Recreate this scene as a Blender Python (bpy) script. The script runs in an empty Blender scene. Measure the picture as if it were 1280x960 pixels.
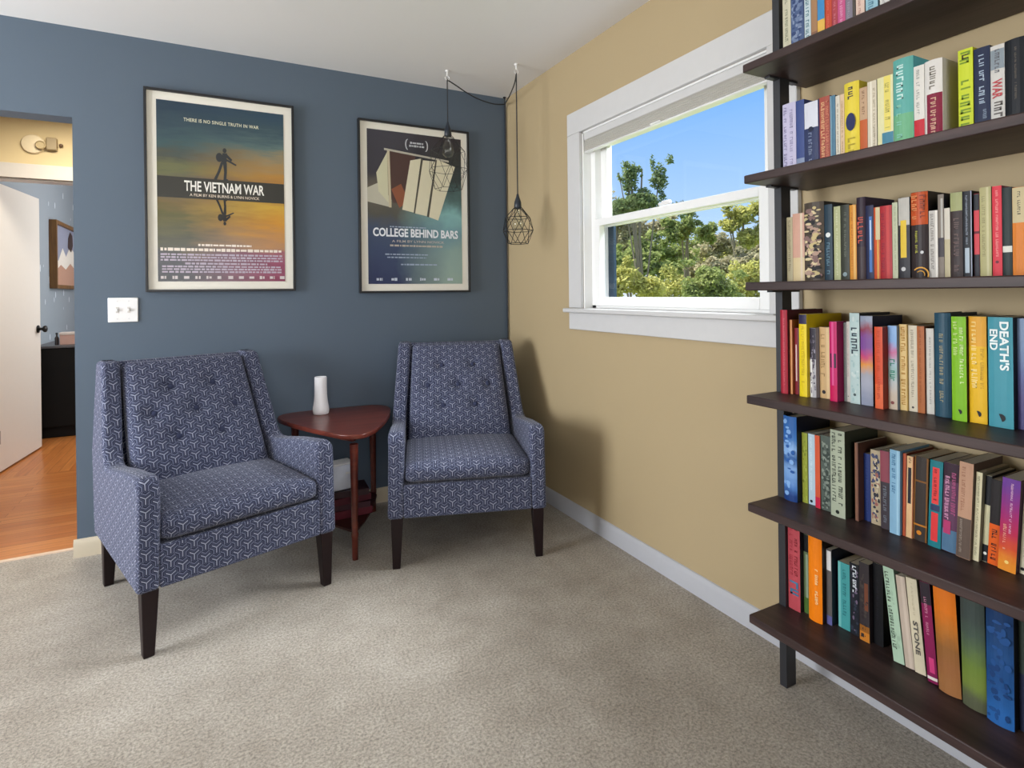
import bpy, bmesh, math, random
from mathutils import Vector, Matrix, noise
R=math.radians
col=bpy.context.scene.collection
sc=bpy.context.scene

# ------------------------------------------------------------------ colours and materials
def lin(h):
    h=h.lstrip('#')
    o=[]
    for i in (0,2,4):
        c=int(h[i:i+2],16)/255
        o.append(c/12.92 if c<=.04045 else ((c+.055)/1.055)**2.4)
    return (*o,1)
class NT:
    def __init__(s,name):
        s.m=bpy.data.materials.new(name); s.m.use_nodes=True
        s.t=s.m.node_tree; s.n=s.t.nodes; s.l=s.t.links
        s.b=s.n['Principled BSDF']; s.out=s.n['Material Output']
    def node(s,typ,**k):
        n=s.n.new(typ)
        for a,v in k.items(): setattr(n,a,v)
        return n
    def set(s,sock,v):
        if hasattr(v,'is_output') or isinstance(v,bpy.types.NodeSocket): s.l.new(v,sock)
        else: sock.default_value=v
    def math(s,op,a,b=None,c=None):
        n=s.node('ShaderNodeMath',operation=op)
        s.set(n.inputs[0],a)
        if b is not None: s.set(n.inputs[1],b)
        if c is not None: s.set(n.inputs[2],c)
        return n.outputs[0]
    def mix(s,f,a,b,blend='MIX'):
        n=s.node('ShaderNodeMix',data_type='RGBA',blend_type=blend)
        s.set(n.inputs[0],f); s.set(n.inputs[6],a); s.set(n.inputs[7],b)
        return n.outputs[2]
    def ramp(s,f,stops,interp='LINEAR'):
        n=s.node('ShaderNodeValToRGB'); cr=n.color_ramp; cr.interpolation=interp
        while len(cr.elements)<len(stops): cr.elements.new(.5)
        for e,(p,c) in zip(cr.elements,stops):
            e.position=p; e.color=lin(c) if isinstance(c,str) else c
        s.set(n.inputs[0],f); return n.outputs[0]
    def coord(s,kind='Object',scale=(1,1,1)):
        t=s.node('ShaderNodeTexCoord'); m=s.node('ShaderNodeMapping'); m.inputs['Scale'].default_value=scale
        s.l.new(t.outputs[kind],m.inputs[0]); return m.outputs[0]
    def noise(s,vec,scale,detail=4,rough=.55):
        n=s.node('ShaderNodeTexNoise'); s.l.new(vec,n.inputs['Vector'])
        n.inputs['Scale'].default_value=scale; n.inputs['Detail'].default_value=detail; n.inputs['Roughness'].default_value=rough
        return n.outputs[0]
    def bump(s,h,strength,dist=.01):
        n=s.node('ShaderNodeBump'); n.inputs['Strength'].default_value=strength; n.inputs['Distance'].default_value=dist
        s.l.new(h,n.inputs['Height']); s.l.new(n.outputs[0],s.b.inputs['Normal'])
    def base(s,c,rough=.5,metal=0,spec=None):
        s.set(s.b.inputs['Base Color'],c); s.b.inputs['Roughness'].default_value=rough; s.b.inputs['Metallic'].default_value=metal
        if spec is not None: s.b.inputs['Specular IOR Level'].default_value=spec
        return s.m
_pm={}
def pm(h,rough=.5,metal=0,spec=None,var=.06,scale=30,bump=0):
    k=(h,rough,metal,spec,var,scale,bump)
    if k in _pm: return _pm[k]
    t=NT('mat_'+h.strip('#'))
    v=t.coord('Object')
    n=t.noise(v,scale)
    c=lin(h); d=tuple(x*(1-var) for x in c[:3])+(1,); e=tuple(min(1,x*(1+var)) for x in c[:3])+(1,)
    t.base(t.mix(n,d,e),rough,metal,spec)
    if bump: t.bump(n,bump,.002)
    _pm[k]=t.m
    return t.m
def paint(name,h,rough=.6,spec=.3):
    t=NT(name); v=t.coord('Object')
    n=t.noise(v,1.3,3); f=t.noise(v,180,2)
    c=lin(h)
    t.base(t.mix(n,tuple(x*.97 for x in c[:3])+(1,),tuple(min(1,x*1.03) for x in c[:3])+(1,)),rough,0,spec)
    t.bump(f,.08,.001)
    return t.m

# ------------------------------------------------------------------ mesh helpers
class MB:
    def __init__(s): s.bm=bmesh.new(); s.uv=s.bm.loops.layers.uv.new('UVMap'); s.mi=0
    def face(s,vs):
        try: f=s.bm.faces.new(vs)
        except ValueError: return None
        f.material_index=s.mi; return f
    def poly(s,pts): return s.face([s.bm.verts.new(p) for p in pts])
    def box(s,x0,x1,y0,y1,z0,z1,M=None):
        P=[(x,y,z) for x in (x0,x1) for y in (y0,y1) for z in (z0,z1)]
        v=[s.bm.verts.new(M@Vector(p) if M else p) for p in P]
        for q in ((0,1,3,2),(4,6,7,5),(0,4,5,1),(2,3,7,6),(0,2,6,4),(1,5,7,3)): s.face([v[i] for i in q])
        return s
    def taper(s,c0,a0,b0,c1,a1,b1):
        # square section from centre c0 half (a0,b0) to c1 half (a1,b1)
        v=[s.bm.verts.new((c[0]+i*a,c[1]+j*b,c[2])) for c,a,b in ((c0,a0,b0),(c1,a1,b1)) for i,j in ((-1,-1),(1,-1),(1,1),(-1,1))]
        s.face(v[3::-1]); s.face(v[4:8])
        for i in range(4): s.face([v[i],v[(i+1)%4],v[4+(i+1)%4],v[4+i]])
        return s
    def prism(s,pts,axis,a,b,fn=None):
        # closed outline pts (p,q) extruded along axis ('x': (y,z), 'y': (x,z), 'z': (x,y))
        def mk(p,t):
            P={'x':(t,p[0],p[1]),'y':(p[0],t,p[1]),'z':(p[0],p[1],t)}[axis]
            return s.bm.verts.new(fn(P) if fn else P)
        A=[mk(p,a) for p in pts]; B=[mk(p,b) for p in pts]; n=len(pts)
        s.face(A); s.face(B[::-1])
        for i in range(n): s.face([A[(i+1)%n],A[i],B[i],B[(i+1)%n]])
        return s
    def tube(s,pts,r,n=8,cap=True):
        pts=[Vector(p) for p in pts]; rings=[]
        rr=r if isinstance(r,(list,tuple)) else [r]*len(pts)
        ref=None
        for i,p in enumerate(pts):
            d=(pts[min(i+1,len(pts)-1)]-pts[max(i-1,0)]).normalized()
            if ref is None: ref=d.orthogonal().normalized()
            a=(ref-d*ref.dot(d))
            a=a.normalized() if a.length>1e-6 else d.orthogonal().normalized()
            ref=a; b=d.cross(a)
            rings.append([s.bm.verts.new(p+(a*math.cos(2*math.pi*k/n)+b*math.sin(2*math.pi*k/n))*rr[i]) for k in range(n)])
        for A,B in zip(rings,rings[1:]):
            for k in range(n): s.face([A[k],A[(k+1)%n],B[(k+1)%n],B[k]])
        if cap: s.face(rings[0][::-1]); s.face(rings[-1])
        return s
    def lathe(s,prof,n=24,c=(0,0,0),M=None):
        rings=[]
        for r,z in prof:
            ring=[]
            for k in range(n):
                p=Vector((c[0]+r*math.cos(2*math.pi*k/n),c[1]+r*math.sin(2*math.pi*k/n),c[2]+z))
                ring.append(s.bm.verts.new(M@p if M else p))
            rings.append(ring)
        for A,B in zip(rings,rings[1:]):
            for k in range(n): s.face([A[k],A[(k+1)%n],B[(k+1)%n],B[k]])
        if prof[0][0]>1e-5: s.face(rings[0][::-1])
        if prof[-1][0]>1e-5: s.face(rings[-1])
        return s
    def round_box(s,x0,x1,y0,y1,z0,z1,r,n=14,fn=None):
        C=Vector(((x0+x1)/2,(y0+y1)/2,(z0+z1)/2)); H=Vector(((x1-x0)/2,(y1-y0)/2,(z1-z0)/2))
        I=Vector([max(h-r,1e-4) for h in H])
        axes=((0,1,2),(1,2,0),(2,0,1)); cache={}
        def vert(q):
            key=tuple(round(c,6) for c in q)
            if key in cache: return cache[key]
            inn=Vector([max(-i,min(i,c)) for c,i in zip(q,I)]); d=q-inn
            p=inn+d.normalized()*r if d.length>1e-9 else q
            p=p+C
            if fn: p=fn(p,Vector([q[k]/H[k] for k in range(3)]))
            cache[key]=s.bm.verts.new(p); return cache[key]
        for a,b,c in axes:
            for sg in (-1,1):
                for i in range(n):
                    for j in range(n):
                        quad=[]
                        for di,dj in ((0,0),(1,0),(1,1),(0,1)):
                            q=Vector((0,0,0)); q[a]=sg*H[a]; q[b]=-H[b]+2*H[b]*(i+di)/n; q[c]=-H[c]+2*H[c]*(j+dj)/n
                            quad.append((vert(q),q.copy()))
                        if sg<0: quad=quad[::-1]
                        f=s.face([v for v,_ in quad])
                        if f:
                            f.smooth=True
                            for l,(v,q) in zip(f.loops,quad):
                                P=q+C; l[s.uv].uv={0:(P.y,P.z),1:(P.x,P.z),2:(P.x,P.y)}[a]
            # uv is metric: one unit is one metre
        s.has_uv=True
        return s
    def build(s,name,mat,parent=None,loc=None,smooth=None,bevel=0,seg=2,rot=None):
        if not getattr(s,'has_uv',False):
            s.bm.normal_update()
            for f in s.bm.faces:
                n=f.normal; a=max(range(3),key=lambda i:abs(n[i]))
                for l in f.loops:
                    P=l.vert.co; l[s.uv].uv={0:(P.y,P.z),1:(P.x,P.z),2:(P.x,P.y)}[a]
            bmesh.ops.recalc_face_normals(s.bm,faces=s.bm.faces)
        me=bpy.data.meshes.new(name); s.bm.to_mesh(me); s.bm.free()
        for m in (mat if isinstance(mat,(list,tuple)) else [mat]): me.materials.append(m)
        o=bpy.data.objects.new(name,me); col.objects.link(o)
        if parent: o.parent=parent
        if loc is not None: o.location=loc
        if rot is not None: o.rotation_euler=rot
        if smooth is not None:
            me.polygons.foreach_set('use_smooth',[True]*len(me.polygons))
            try: me.set_sharp_from_angle(angle=R(smooth))
            except Exception: pass
        if bevel:
            b=o.modifiers.new('bevel','BEVEL'); b.width=bevel; b.segments=seg; b.limit_method='ANGLE'; b.angle_limit=R(35); b.harden_normals=False
            me.polygons.foreach_set('use_smooth',[True]*len(me.polygons))
            try: me.set_sharp_from_angle(angle=R(40))
            except Exception: pass
        return o
def tag(o,label,cat,group=None,kind=None):
    o['label']=label; o['category']=cat
    if group: o['group']=group
    if kind: o['kind']=kind
    return o
def thing(name,label,cat,loc=(0,0,0),rz=0,group=None):
    o=bpy.data.objects.new(name,None); o.empty_display_size=.05; col.objects.link(o)
    o.location=loc; o.rotation_euler=(0,0,rz)
    return tag(o,label,cat,group)
def struct(o,label=None,cat=None):
    o['kind']='structure'
    if label: o['label']=label
    if cat: o['category']=cat
    return o
def text_mesh(body,bold=0,fit=None,space=1.0):
    """flat lettering as mesh data in the xy plane, centred; fit=(w,h)"""
    cu=bpy.data.curves.new('lettering','FONT'); cu.body=body; cu.align_x='CENTER'; cu.align_y='CENTER'; cu.offset=bold; cu.resolution_u=3; cu.space_character=space
    o=bpy.data.objects.new('lettering',cu); col.objects.link(o)
    dg=bpy.context.evaluated_depsgraph_get(); dg.update()
    me=bpy.data.meshes.new_from_object(o.evaluated_get(dg))
    bpy.data.objects.remove(o); bpy.data.curves.remove(cu)
    xs=[v.co.x for v in me.vertices]; ys=[v.co.y for v in me.vertices]
    cx,cy=(min(xs)+max(xs))/2,(min(ys)+max(ys))/2; w,h=max(xs)-min(xs),max(ys)-min(ys)
    for v in me.vertices:
        v.co.x=(v.co.x-cx)/w*fit[0]; v.co.y=(v.co.y-cy)/h*fit[1]
    return me
def obj(name,me,mat,parent=None,M=None):
    me.materials.clear(); me.materials.append(mat); me.name=name
    if M: me.transform(M)
    o=bpy.data.objects.new(name,me); col.objects.link(o)
    if parent: o.parent=parent
    return o

# ------------------------------------------------------------------ shared materials
BLUE=paint('blue_wall_paint','#596674',.55)
TAN=paint('tan_wall_paint','#b09d7a',.6)
CEIL=paint('ceiling_paint','#e6e4e2',.8)
TRIM=pm('#cbcac9',.4,var=.03)
VINYL=pm('#eeeeec',.35,var=.02)
DARKLEG=pm('#1c0f11',.42,var=.2,spec=.3)
WHITE=pm('#ecebea',.4,var=.02)
BLACK=pm('#16171b',.4)
def carpet():
    t=NT('carpet_pile'); v=t.coord('Object')
    big=t.noise(v,2.2,3,.5); mid=t.noise(v,9,4,.6); fine=t.noise(v,125,5,.75); tiny=t.noise(v,420,2,.6)
    s=t.math('ADD',t.math('MULTIPLY',big,.55),t.math('MULTIPLY',mid,.45))
    c=t.ramp(s,[(.3,'#aea394'),(.5,'#c2b8a9'),(.68,'#d2c9bb')])
    f=t.ramp(fine,[(.34,'#7d7d7d'),(.6,'#ffffff')])
    g=t.ramp(tiny,[(.3,'#b0b0b0'),(.7,'#ffffff')])
    c=t.mix(.75,c,f,'MULTIPLY'); c=t.mix(.6,c,g,'MULTIPLY')
    t.base(c,.95,0,.1)
    h=t.math('ADD',t.math('MULTIPLY',fine,.7),t.math('ADD',t.math('MULTIPLY',mid,.5),t.math('MULTIPLY',tiny,.3)))
    t.bump(h,.5,.006)
    t.b.inputs['Sheen Weight'].default_value=.15
    return t.m
def fabric():
    """woven navy cloth with a lattice of pale three-armed figures; uv is in metres"""
    t=NT('navy_lattice_fabric')
    uv=t.node('ShaderNodeUVMap',uv_map='UVMap'); sp=t.node('ShaderNodeSeparateXYZ'); t.l.new(uv.outputs[0],sp.inputs[0])
    x=t.math('DIVIDE',sp.outputs[0],.0415); y=t.math('DIVIDE',sp.outputs[1],.046)
    S3=math.sqrt(3)
    def cell(ox,oy):
        a=t.math('SUBTRACT',t.math('FLOORED_MODULO',t.math('ADD',x,ox),S3),S3/2)
        b=t.math('SUBTRACT',t.math('FLOORED_MODULO',t.math('ADD',y,oy),1.0),.5)
        d=t.math('ADD',t.math('MULTIPLY',a,a),t.math('MULTIPLY',b,b)); return a,b,d
    a0,b0,d0=cell(0,0); a1,b1,d1=cell(S3/2,.5)
    near=t.math('LESS_THAN',d0,d1)
    def pick(p,q): return t.math('ADD',t.math('MULTIPLY',near,p),t.math('MULTIPLY',t.math('SUBTRACT',1.0,near),q))
    px,py=pick(a0,a1),pick(b0,b1)
    r=t.math('SQRT',pick(d0,d1)); th=t.math('ARCTAN2',py,px)
    ph=t.math('SUBTRACT',t.math('FLOORED_MODULO',t.math('ADD',th,math.pi/3-math.pi/6+2*math.pi),2*math.pi/3),math.pi/3)
    along=t.math('MULTIPLY',r,t.math('COSINE',ph)); perp=t.math('MULTIPLY',r,t.math('SINE',ph))
    def seg(u0,v0,u1,v1,ap):
        L=math.hypot(u1-u0,v1-v0); cx,cy=(u1-u0)/L,(v1-v0)/L
        du=t.math('SUBTRACT',along,u0); dv=t.math('SUBTRACT',ap,v0)
        pr=t.math('ADD',t.math('MULTIPLY',du,cx),t.math('MULTIPLY',dv,cy))
        pr=t.math('MINIMUM',t.math('MAXIMUM',pr,0.0),L)
        eu=t.math('SUBTRACT',du,t.math('MULTIPLY',pr,cx)); ev=t.math('SUBTRACT',dv,t.math('MULTIPLY',pr,cy))
        return t.math('SQRT',t.math('ADD',t.math('MULTIPLY',eu,eu),t.math('MULTIPLY',ev,ev)))
    ap=t.math('ABSOLUTE',perp)
    d=seg(0,0,.39,0,ap)
    band=t.ramp(d,[(0,'#9ea3b8'),(.04,'#232840'),(.10,'#4f556f'),(.165,'#262b42'),(.205,'#787e98'),(.27,'#2b3048'),(.36,'#4c526a')],'CONSTANT')
    n=t.noise(uv.outputs[0],900,2); n2=t.noise(uv.outputs[0],25,3)
    c=t.mix(.35,band,t.ramp(n,[(.25,'#8c8c8c'),(.75,'#ffffff')]),'MULTIPLY')
    t.base(c,.85,0,.2); t.b.inputs['Sheen Weight'].default_value=.12
    t.bump(n,.25,.0012)
    return t.m
def wood(name,c0,c1,rough,axis='Y',scale=1.0,spec=.5):
    t=NT(name); s={'X':(1.2,14,14),'Y':(14,1.2,14),'Z':(14,14,1.2)}[axis]
    v=t.coord('Object',tuple(k*scale for k in s)); n=t.noise(v,1.5,6,.6); k=t.noise(v,9,3,.6)
    c=t.ramp(n,[(.3,c0),(.72,c1)]); c=t.mix(.35,c,t.ramp(k,[(.3,'#909090'),(.7,'#ffffff')]),'MULTIPLY')
    t.base(c,rough,0,spec); t.bump(k,.06,.002); return t.m
def planks(name,rot):
    t=NT(name); v=t.coord('Object'); m=t.node('ShaderNodeMapping'); m.inputs['Rotation'].default_value=(0,0,rot); t.l.new(v,m.inputs[0])
    b=t.node('ShaderNodeTexBrick'); t.l.new(m.outputs[0],b.inputs['Vector'])
    b.inputs['Scale'].default_value=1; b.inputs['Brick Width'].default_value=.9; b.inputs['Row Height'].default_value=.06; b.inputs['Mortar Size'].default_value=.0012
    b.inputs['Color1'].default_value=lin('#cf8a4e'); b.inputs['Color2'].default_value=lin('#b9713a'); b.inputs['Mortar'].default_value=lin('#7a4420')
    m2=t.node('ShaderNodeMapping'); m2.inputs['Scale'].default_value=(2,30,1); t.l.new(m.outputs[0],m2.inputs[0])
    n=t.noise(m2.outputs[0],2,5)
    t.base(t.mix(.4,b.outputs[0],t.ramp(n,[(.3,'#9a8a80'),(.7,'#ffffff')]),'MULTIPLY'),.28,0,.5); return t.m
def glass():
    t=NT('window_glass'); t.n.remove(t.b)
    tr=t.node('ShaderNodeBsdfTransparent'); gl=t.node('ShaderNodeBsdfGlossy'); gl.inputs['Roughness'].default_value=.02
    lw=t.node('ShaderNodeLayerWeight'); fr=t.math('ADD',t.math('MULTIPLY',t.math('POWER',lw.outputs['Facing'],4.0),.5),.015)
    mx=t.node('ShaderNodeMixShader'); t.l.new(fr,mx.inputs[0]); t.l.new(tr.outputs[0],mx.inputs[1]); t.l.new(gl.outputs[0],mx.inputs[2])
    t.l.new(mx.outputs[0],t.out.inputs[0]); return t.m
CARPET=carpet(); FABRIC=fabric(); SHELFWOOD=wood('dark_walnut','#2b201f','#4d3b38',.45,'Y',1.0,.3); REDWOOD=wood('red_mahogany','#54231b','#7c3a2b',.28,'X')
GLASS=glass(); HALLWOOD=planks('hall_oak_planks',0); ROOMWOOD=planks('bedroom_oak_planks',R(90))

# ------------------------------------------------------------------ the room shell (corner of blue and tan wall at the origin)
H=2.44
X0,Y0=-4.6,-5.2
DX0,DX1,DH=-3.16,-2.244,2.022          # doorway in the blue wall
WY0,WY1,WZ0,WZ1=-1.95,-.845,1.09,2.006 # window opening in the tan wall
m=MB().box(X0,0,Y0,.0,-.15,0); m.box(DX0,DX1,0,.1,-.15,0)
struct(m.build('floor',CARPET),'beige cut pile carpet with faint vacuum marks','floor')
struct(MB().box(X0-.14,.14,Y0-.14,.12,H,H+.15).build('ceiling',CEIL),'flat off white ceiling','ceiling')
m=MB().box(X0-.14,DX0,0,.12,0,H); m.box(DX1,.14,0,.12,0,H); m.box(DX0,DX1,0,.12,DH,H)
struct(m.build('wall_back',BLUE),'slate blue accent wall with an open doorway at its left','wall')
m=MB().box(0,.14,Y0,WY0,0,H); m.box(0,.14,WY1,0,0,H); m.box(0,.14,WY0,WY1,0,WZ0); m.box(0,.14,WY0,WY1,WZ1,H)
struct(m.build('wall_right',TAN),'tan wall holding the window','wall')
LW=(-2.0,-.3,.5,2.1)   # assumed window in the left wall, opened for an added lamp
m=MB().box(X0-.14,X0,Y0,LW[0],0,H); m.box(X0-.14,X0,LW[1],0,0,H); m.box(X0-.14,X0,LW[0],LW[1],0,LW[2]); m.box(X0-.14,X0,LW[0],LW[1],LW[3],H)
struct(m.build('wall_left',TAN))
FW=(-3.4,-1.2,.85,2.1)   # assumed window in the wall behind the camera, opened for an added lamp
m=MB().box(X0,FW[0],Y0-.14,Y0,0,H); m.box(FW[1],0,Y0-.14,Y0,0,H); m.box(FW[0],FW[1],Y0-.14,Y0,0,FW[2]); m.box(FW[0],FW[1],Y0-.14,Y0,FW[3],H)
struct(m.build('wall_front',TAN))
# frames of the two assumed windows out of view, made to hold added lamps
m=MB()
for y in (LW[0]+.03,(LW[0]+LW[1])/2,LW[1]-.03): m.box(X0-.09,X0-.04,y-.03,y+.03,LW[2],LW[3])
for z in (LW[2]+.03,LW[3]-.03): m.box(X0-.09,X0-.04,LW[0],LW[1],z-.03,z+.03)
struct(m.build('assumed_window_2',VINYL))
m=MB()
for x in (FW[0]+.03,(FW[0]+FW[1])/2,FW[1]-.03): m.box(x-.03,x+.03,Y0-.09,Y0-.04,FW[2],FW[3])
for z in (FW[2]+.03,FW[3]-.03): m.box(FW[0],FW[1],Y0-.09,Y0-.04,z-.03,z+.03)
struct(m.build('assumed_window_3',VINYL))
def skirting(name,axis,a,b,mat,label):
    prof=[(0,0),(-.014,0),(-.014,.062),(-.011,.072),(-.006,.08),(0,.082)]
    m=MB()
    if axis=='y': m.prism([(p,q) for p,q in prof],'y',a,b)
    else: m.prism([(p,q) for p,q in prof],'x',a,b)
    return struct(m.build(name,mat,smooth=30),label,'baseboard')
skirting('baseboard_right','y',Y0,0,pm('#b6b7bc',.4,var=.03),'pale grey baseboard along the tan wall')
skirting('baseboard_back','x',DX1-.012,-.014,pm('#cfc3ab',.45,var=.03),'cream baseboard along the blue wall')

# ------------------------------------------------------------------ window with casing, sashes, glass
w=thing('window_1','white double hung window in the tan wall with trees outside','window',(0,0,0)); w['kind']='structure'
m=MB(); m.box(-.02,0,WY1,WY1+.11,WZ0+.02,WZ1); m.box(-.02,0,WY0-.11,WY0,WZ0+.02,WZ1); m.box(-.02,0,WY0-.11,WY1+.11,WZ1,WZ1+.115)
m.build('casing',TRIM,w,bevel=.003)
MB().box(-.048,.14,WY0-.13,WY1+.13,WZ0-.004,WZ0+.018).build('sill',TRIM,w,bevel=.006,seg=3)
MB().box(-.02,0,WY0-.11,WY1+.11,WZ0-.092,WZ0-.004).build('apron',TRIM,w,bevel=.003)
m=MB(); t_=.008
m.box(0,.14,WY1-t_,WY1,WZ0+.018,WZ1); m.box(0,.14,WY0,WY0+t_,WZ0+.018,WZ1); m.box(0,.14,WY0,WY1,WZ1-t_,WZ1)
m.build('jamb',VINYL,w)
yi0,yi1=WY0+t_,WY1-t_
m=MB()   # fixed vinyl frame with the two tracks
for a,b in ((yi1-.038,yi1),(yi0,yi0+.038)):
    m.box(.045,.135,a,b,WZ0+.018,WZ1-t_)
    
m.box(.045,.135,yi0,yi1,WZ1-t_-.03,WZ1-t_); m.box(.045,.135,yi0,yi1,WZ0+.018,WZ0+.036)
m.build('track_frame',VINYL,w,bevel=.003)
def sash(name,x0,x1,z0,z1,st,top,bot):
    a,b=yi0+.034,yi1-.034
    m=MB(); m.box(x0,x1,b-st,b,z0,z1); m.box(x0,x1,a,a+st,z0,z1)
    m.box(x0,x1,a+st,b-st,z1-top,z1); m.box(x0,x1,a+st,b-st,z0,z0+bot)
    s=m.build(name,VINYL,w,bevel=.004)
    MB().box((x0+x1)/2-.002,(x0+x1)/2+.002,a+st-.003,b-st+.003,z0+bot-.003,z1-top+.003).build('pane',GLASS,s)
    return s
zm=1.54
lo=sash('lower_sash',.038,.072,WZ0+.03,zm+.018,.042,.036,.045)
sash('upper_sash',.082,.116,zm-.02,WZ1-.04,.05,.04,.036)
m=MB(); m.box(.024,.038,-1.44,-1.37,zm+.018,zm+.03); m.box(.028,.05,-1.425,-1.385,zm+.03,zm+.037)
m.build('sash_lock',WHITE,lo,bevel=.003)
m=MB(); m.box(.122,.136,yi1-.085,yi1-.034,WZ0+.03,zm); m.box(.122,.136,yi0+.034,yi0+.085,WZ0+.03,zm); m.box(.122,.136,yi0+.034,yi1-.034,WZ0+.03,WZ0+.05)
m.build('screen_frame',pm('#22384a',.4),w)
# roller shade rolled up in the head of the opening
s=thing('roller_shade','pale grey shade rolled up at the head of the window','shade',(0,0,0))
MB().box(.0,.034,WY0+.012,WY1-.012,WZ1-.045,WZ1-.008).build('head_rail',TRIM,s,bevel=.004)
m=MB()
prof=[(.002,WZ1-.045)]+[(.004+.006*(k%2),WZ1-.045-.0045*k) for k in range(1,13)]+[(.03,WZ1-.045-.054),(.03,WZ1-.045)]
m.prism([(p,q) for p,q in prof],'y',WY0+.014,WY1-.014)
m.build('cellular_fabric',pm('#bdbab2',.8,var=.03),s)
MB().box(.001,.032,WY0+.013,WY1-.013,WZ1-.107,WZ1-.099).build('bottom_rail',WHITE,s,bevel=.004)
MB().box(-.008,.002,-1.42,-1.36,WZ1-.103,WZ1-.096).build('pull_tab',WHITE,s,bevel=.002)

# ------------------------------------------------------------------ light switch
s=thing('light_switch','white double light switch plate on the blue wall by the doorway','light switch',(-2.057,0,1.132))
MB().box(-.06,.06,-.007,0,-.058,.058).build('cover_plate',WHITE,s,bevel=.004,seg=3)
for dx in (-.023,.023):
    k=MB().box(dx-.006,dx+.006,-.008,-.006,-.014,.014).build('slot',pm('#c9c5bf',.5),s)
    MB().taper((dx,-.010,-.006),.004,.006,(dx,-.017,.006),.0036,.004).build('toggle',WHITE,s,bevel=.001)
for dx in (-.023,.023):
    for dz in (-.042,.042):
        MB().lathe([(0,-.0012),(.003,-.001),(.003,.001)],10,M=Matrix.Translation((dx,-.0075,dz))@Matrix.Rotation(R(90),4,'X')).build('screw',pm('#d8d8d8',.3,.5),s)

# ------------------------------------------------------------------ hallway and far bedroom seen through the doorway
HX0,HX1,HY1=-4.4,-.6,1.65
struct(MB().box(HX0,HX1,.1,HY1,-.15,.0).build('floor_hall',HALLWOOD),'glossy orange oak floor of the hallway','floor')
struct(MB().box(HX0-.1,HX1+.1,.12,HY1+.12,H,H+.1).build('ceiling_hall',CEIL))
ODX0,ODX1,ODH=-3.02,-2.2,2.0
m=MB().box(HX0,ODX0,HY1,HY1+.11,0,H); m.box(ODX1,HX1,HY1,HY1+.11,0,H); m.box(ODX0,ODX1,HY1,HY1+.11,ODH,H)
struct(m.build('wall_hall',paint('hall_tan_paint','#d3c39c',.6)),'warm tan hallway wall over the bedroom door','wall')
struct(MB().box(HX0-.1,HX0,.12,HY1+.11,0,H).build('wall_hall_left',TAN)); struct(MB().box(HX1,HX1+.1,.12,HY1+.11,0,H).build('wall_hall_right',TAN))
m=MB(); m.box(ODX0-.09,ODX1+.09,HY1-.018,HY1,ODH,ODH+.098); m.box(ODX0-.09,ODX0,HY1-.018,HY1,0,ODH); m.box(ODX1,ODX1+.09,HY1-.018,HY1,0,ODH)
m.box(ODX0,ODX1,HY1,HY1+.11,ODH-.012,ODH); m.box(ODX0,ODX0+.012,HY1,HY1+.11,0,ODH-.012); m.box(ODX1-.012,ODX1,HY1,HY1+.11,0,ODH-.012)
struct(m.build('trim_1',TRIM,bevel=.003),'white casing around the bedroom door','door frame')
struct(MB().box(DX0,DX1,.098,.118,0.0,.006).build('trim_2',pm('#d8c0a8',.5)))
# bedroom beyond
BX0,BY0,BY1=-3.06,HY1+.11,5.2
struct(MB().box(BX0,-.4,BY0-.11,BY1,-.15,.0).build('floor_bedroom',ROOMWOOD),'orange oak plank floor of the bedroom','floor')
struct(MB().box(BX0-.1,-.3,BY0,BY1+.1,H,H+.1).build('ceiling_bedroom',CEIL))
def starwall():
    t=NT('star_dash_wallpaper'); v=t.coord('Object',(1,7,2.2))
    vo=t.node('ShaderNodeTexVoronoi'); t.l.new(v,vo.inputs['Vector']); vo.inputs['Scale'].default_value=1.6
    f=t.math('LESS_THAN',vo.outputs['Distance'],.12)
    t.base(t.mix(f,lin('#8d99a6'),lin('#dbe6f2')),.7); return t.m
SW=starwall()
struct(MB().box(BX0-.1,BX0,BY0,BY1,0,H).build('wall_bedroom_left',SW),'powder blue bedroom wall with small white dashes','wall')
struct(MB().box(BX0,-.4,BY1,BY1+.1,0,H).build('wall_bedroom_back',SW)); struct(MB().box(-.4,-.3,BY0,BY1,0,H).build('wall_bedroom_right',SW))
# door leaf, hinged at the left jamb and swung into the bedroom
ang=math.atan2(2.485-1.77,-2.913+2.985)
d=thing('door_1','white flush bedroom door swung open with a black knob','door',(-2.985,1.77,0),ang); d['kind']='structure'
MB().box(0,.725,0,.036,.012,1.985).build('door_leaf',pm('#e4e3e1',.3,var=.02),d,bevel=.002)
for sg,y in ((-1,0),(1,.036)):
    M=Matrix.Translation((.67,y,.95))@Matrix.Rotation(R(90 if sg<0 else -90),4,'X')
    MB().lathe([(0,0),(.03,0),(.03,.006),(.012,.01),(.011,.03),(.022,.036),(.027,.046),(.024,.056),(.012,.061),(0,.062)],20,M=M).build('door_knob',pm('#18181a',.35,.6),d,smooth=50)
for z in (.25,1.75): MB().tube([(0,-.006,z-.045),(0,-.006,z+.045)],.006).build('hinge',pm('#b4b4b2',.4,.5),d)
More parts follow.
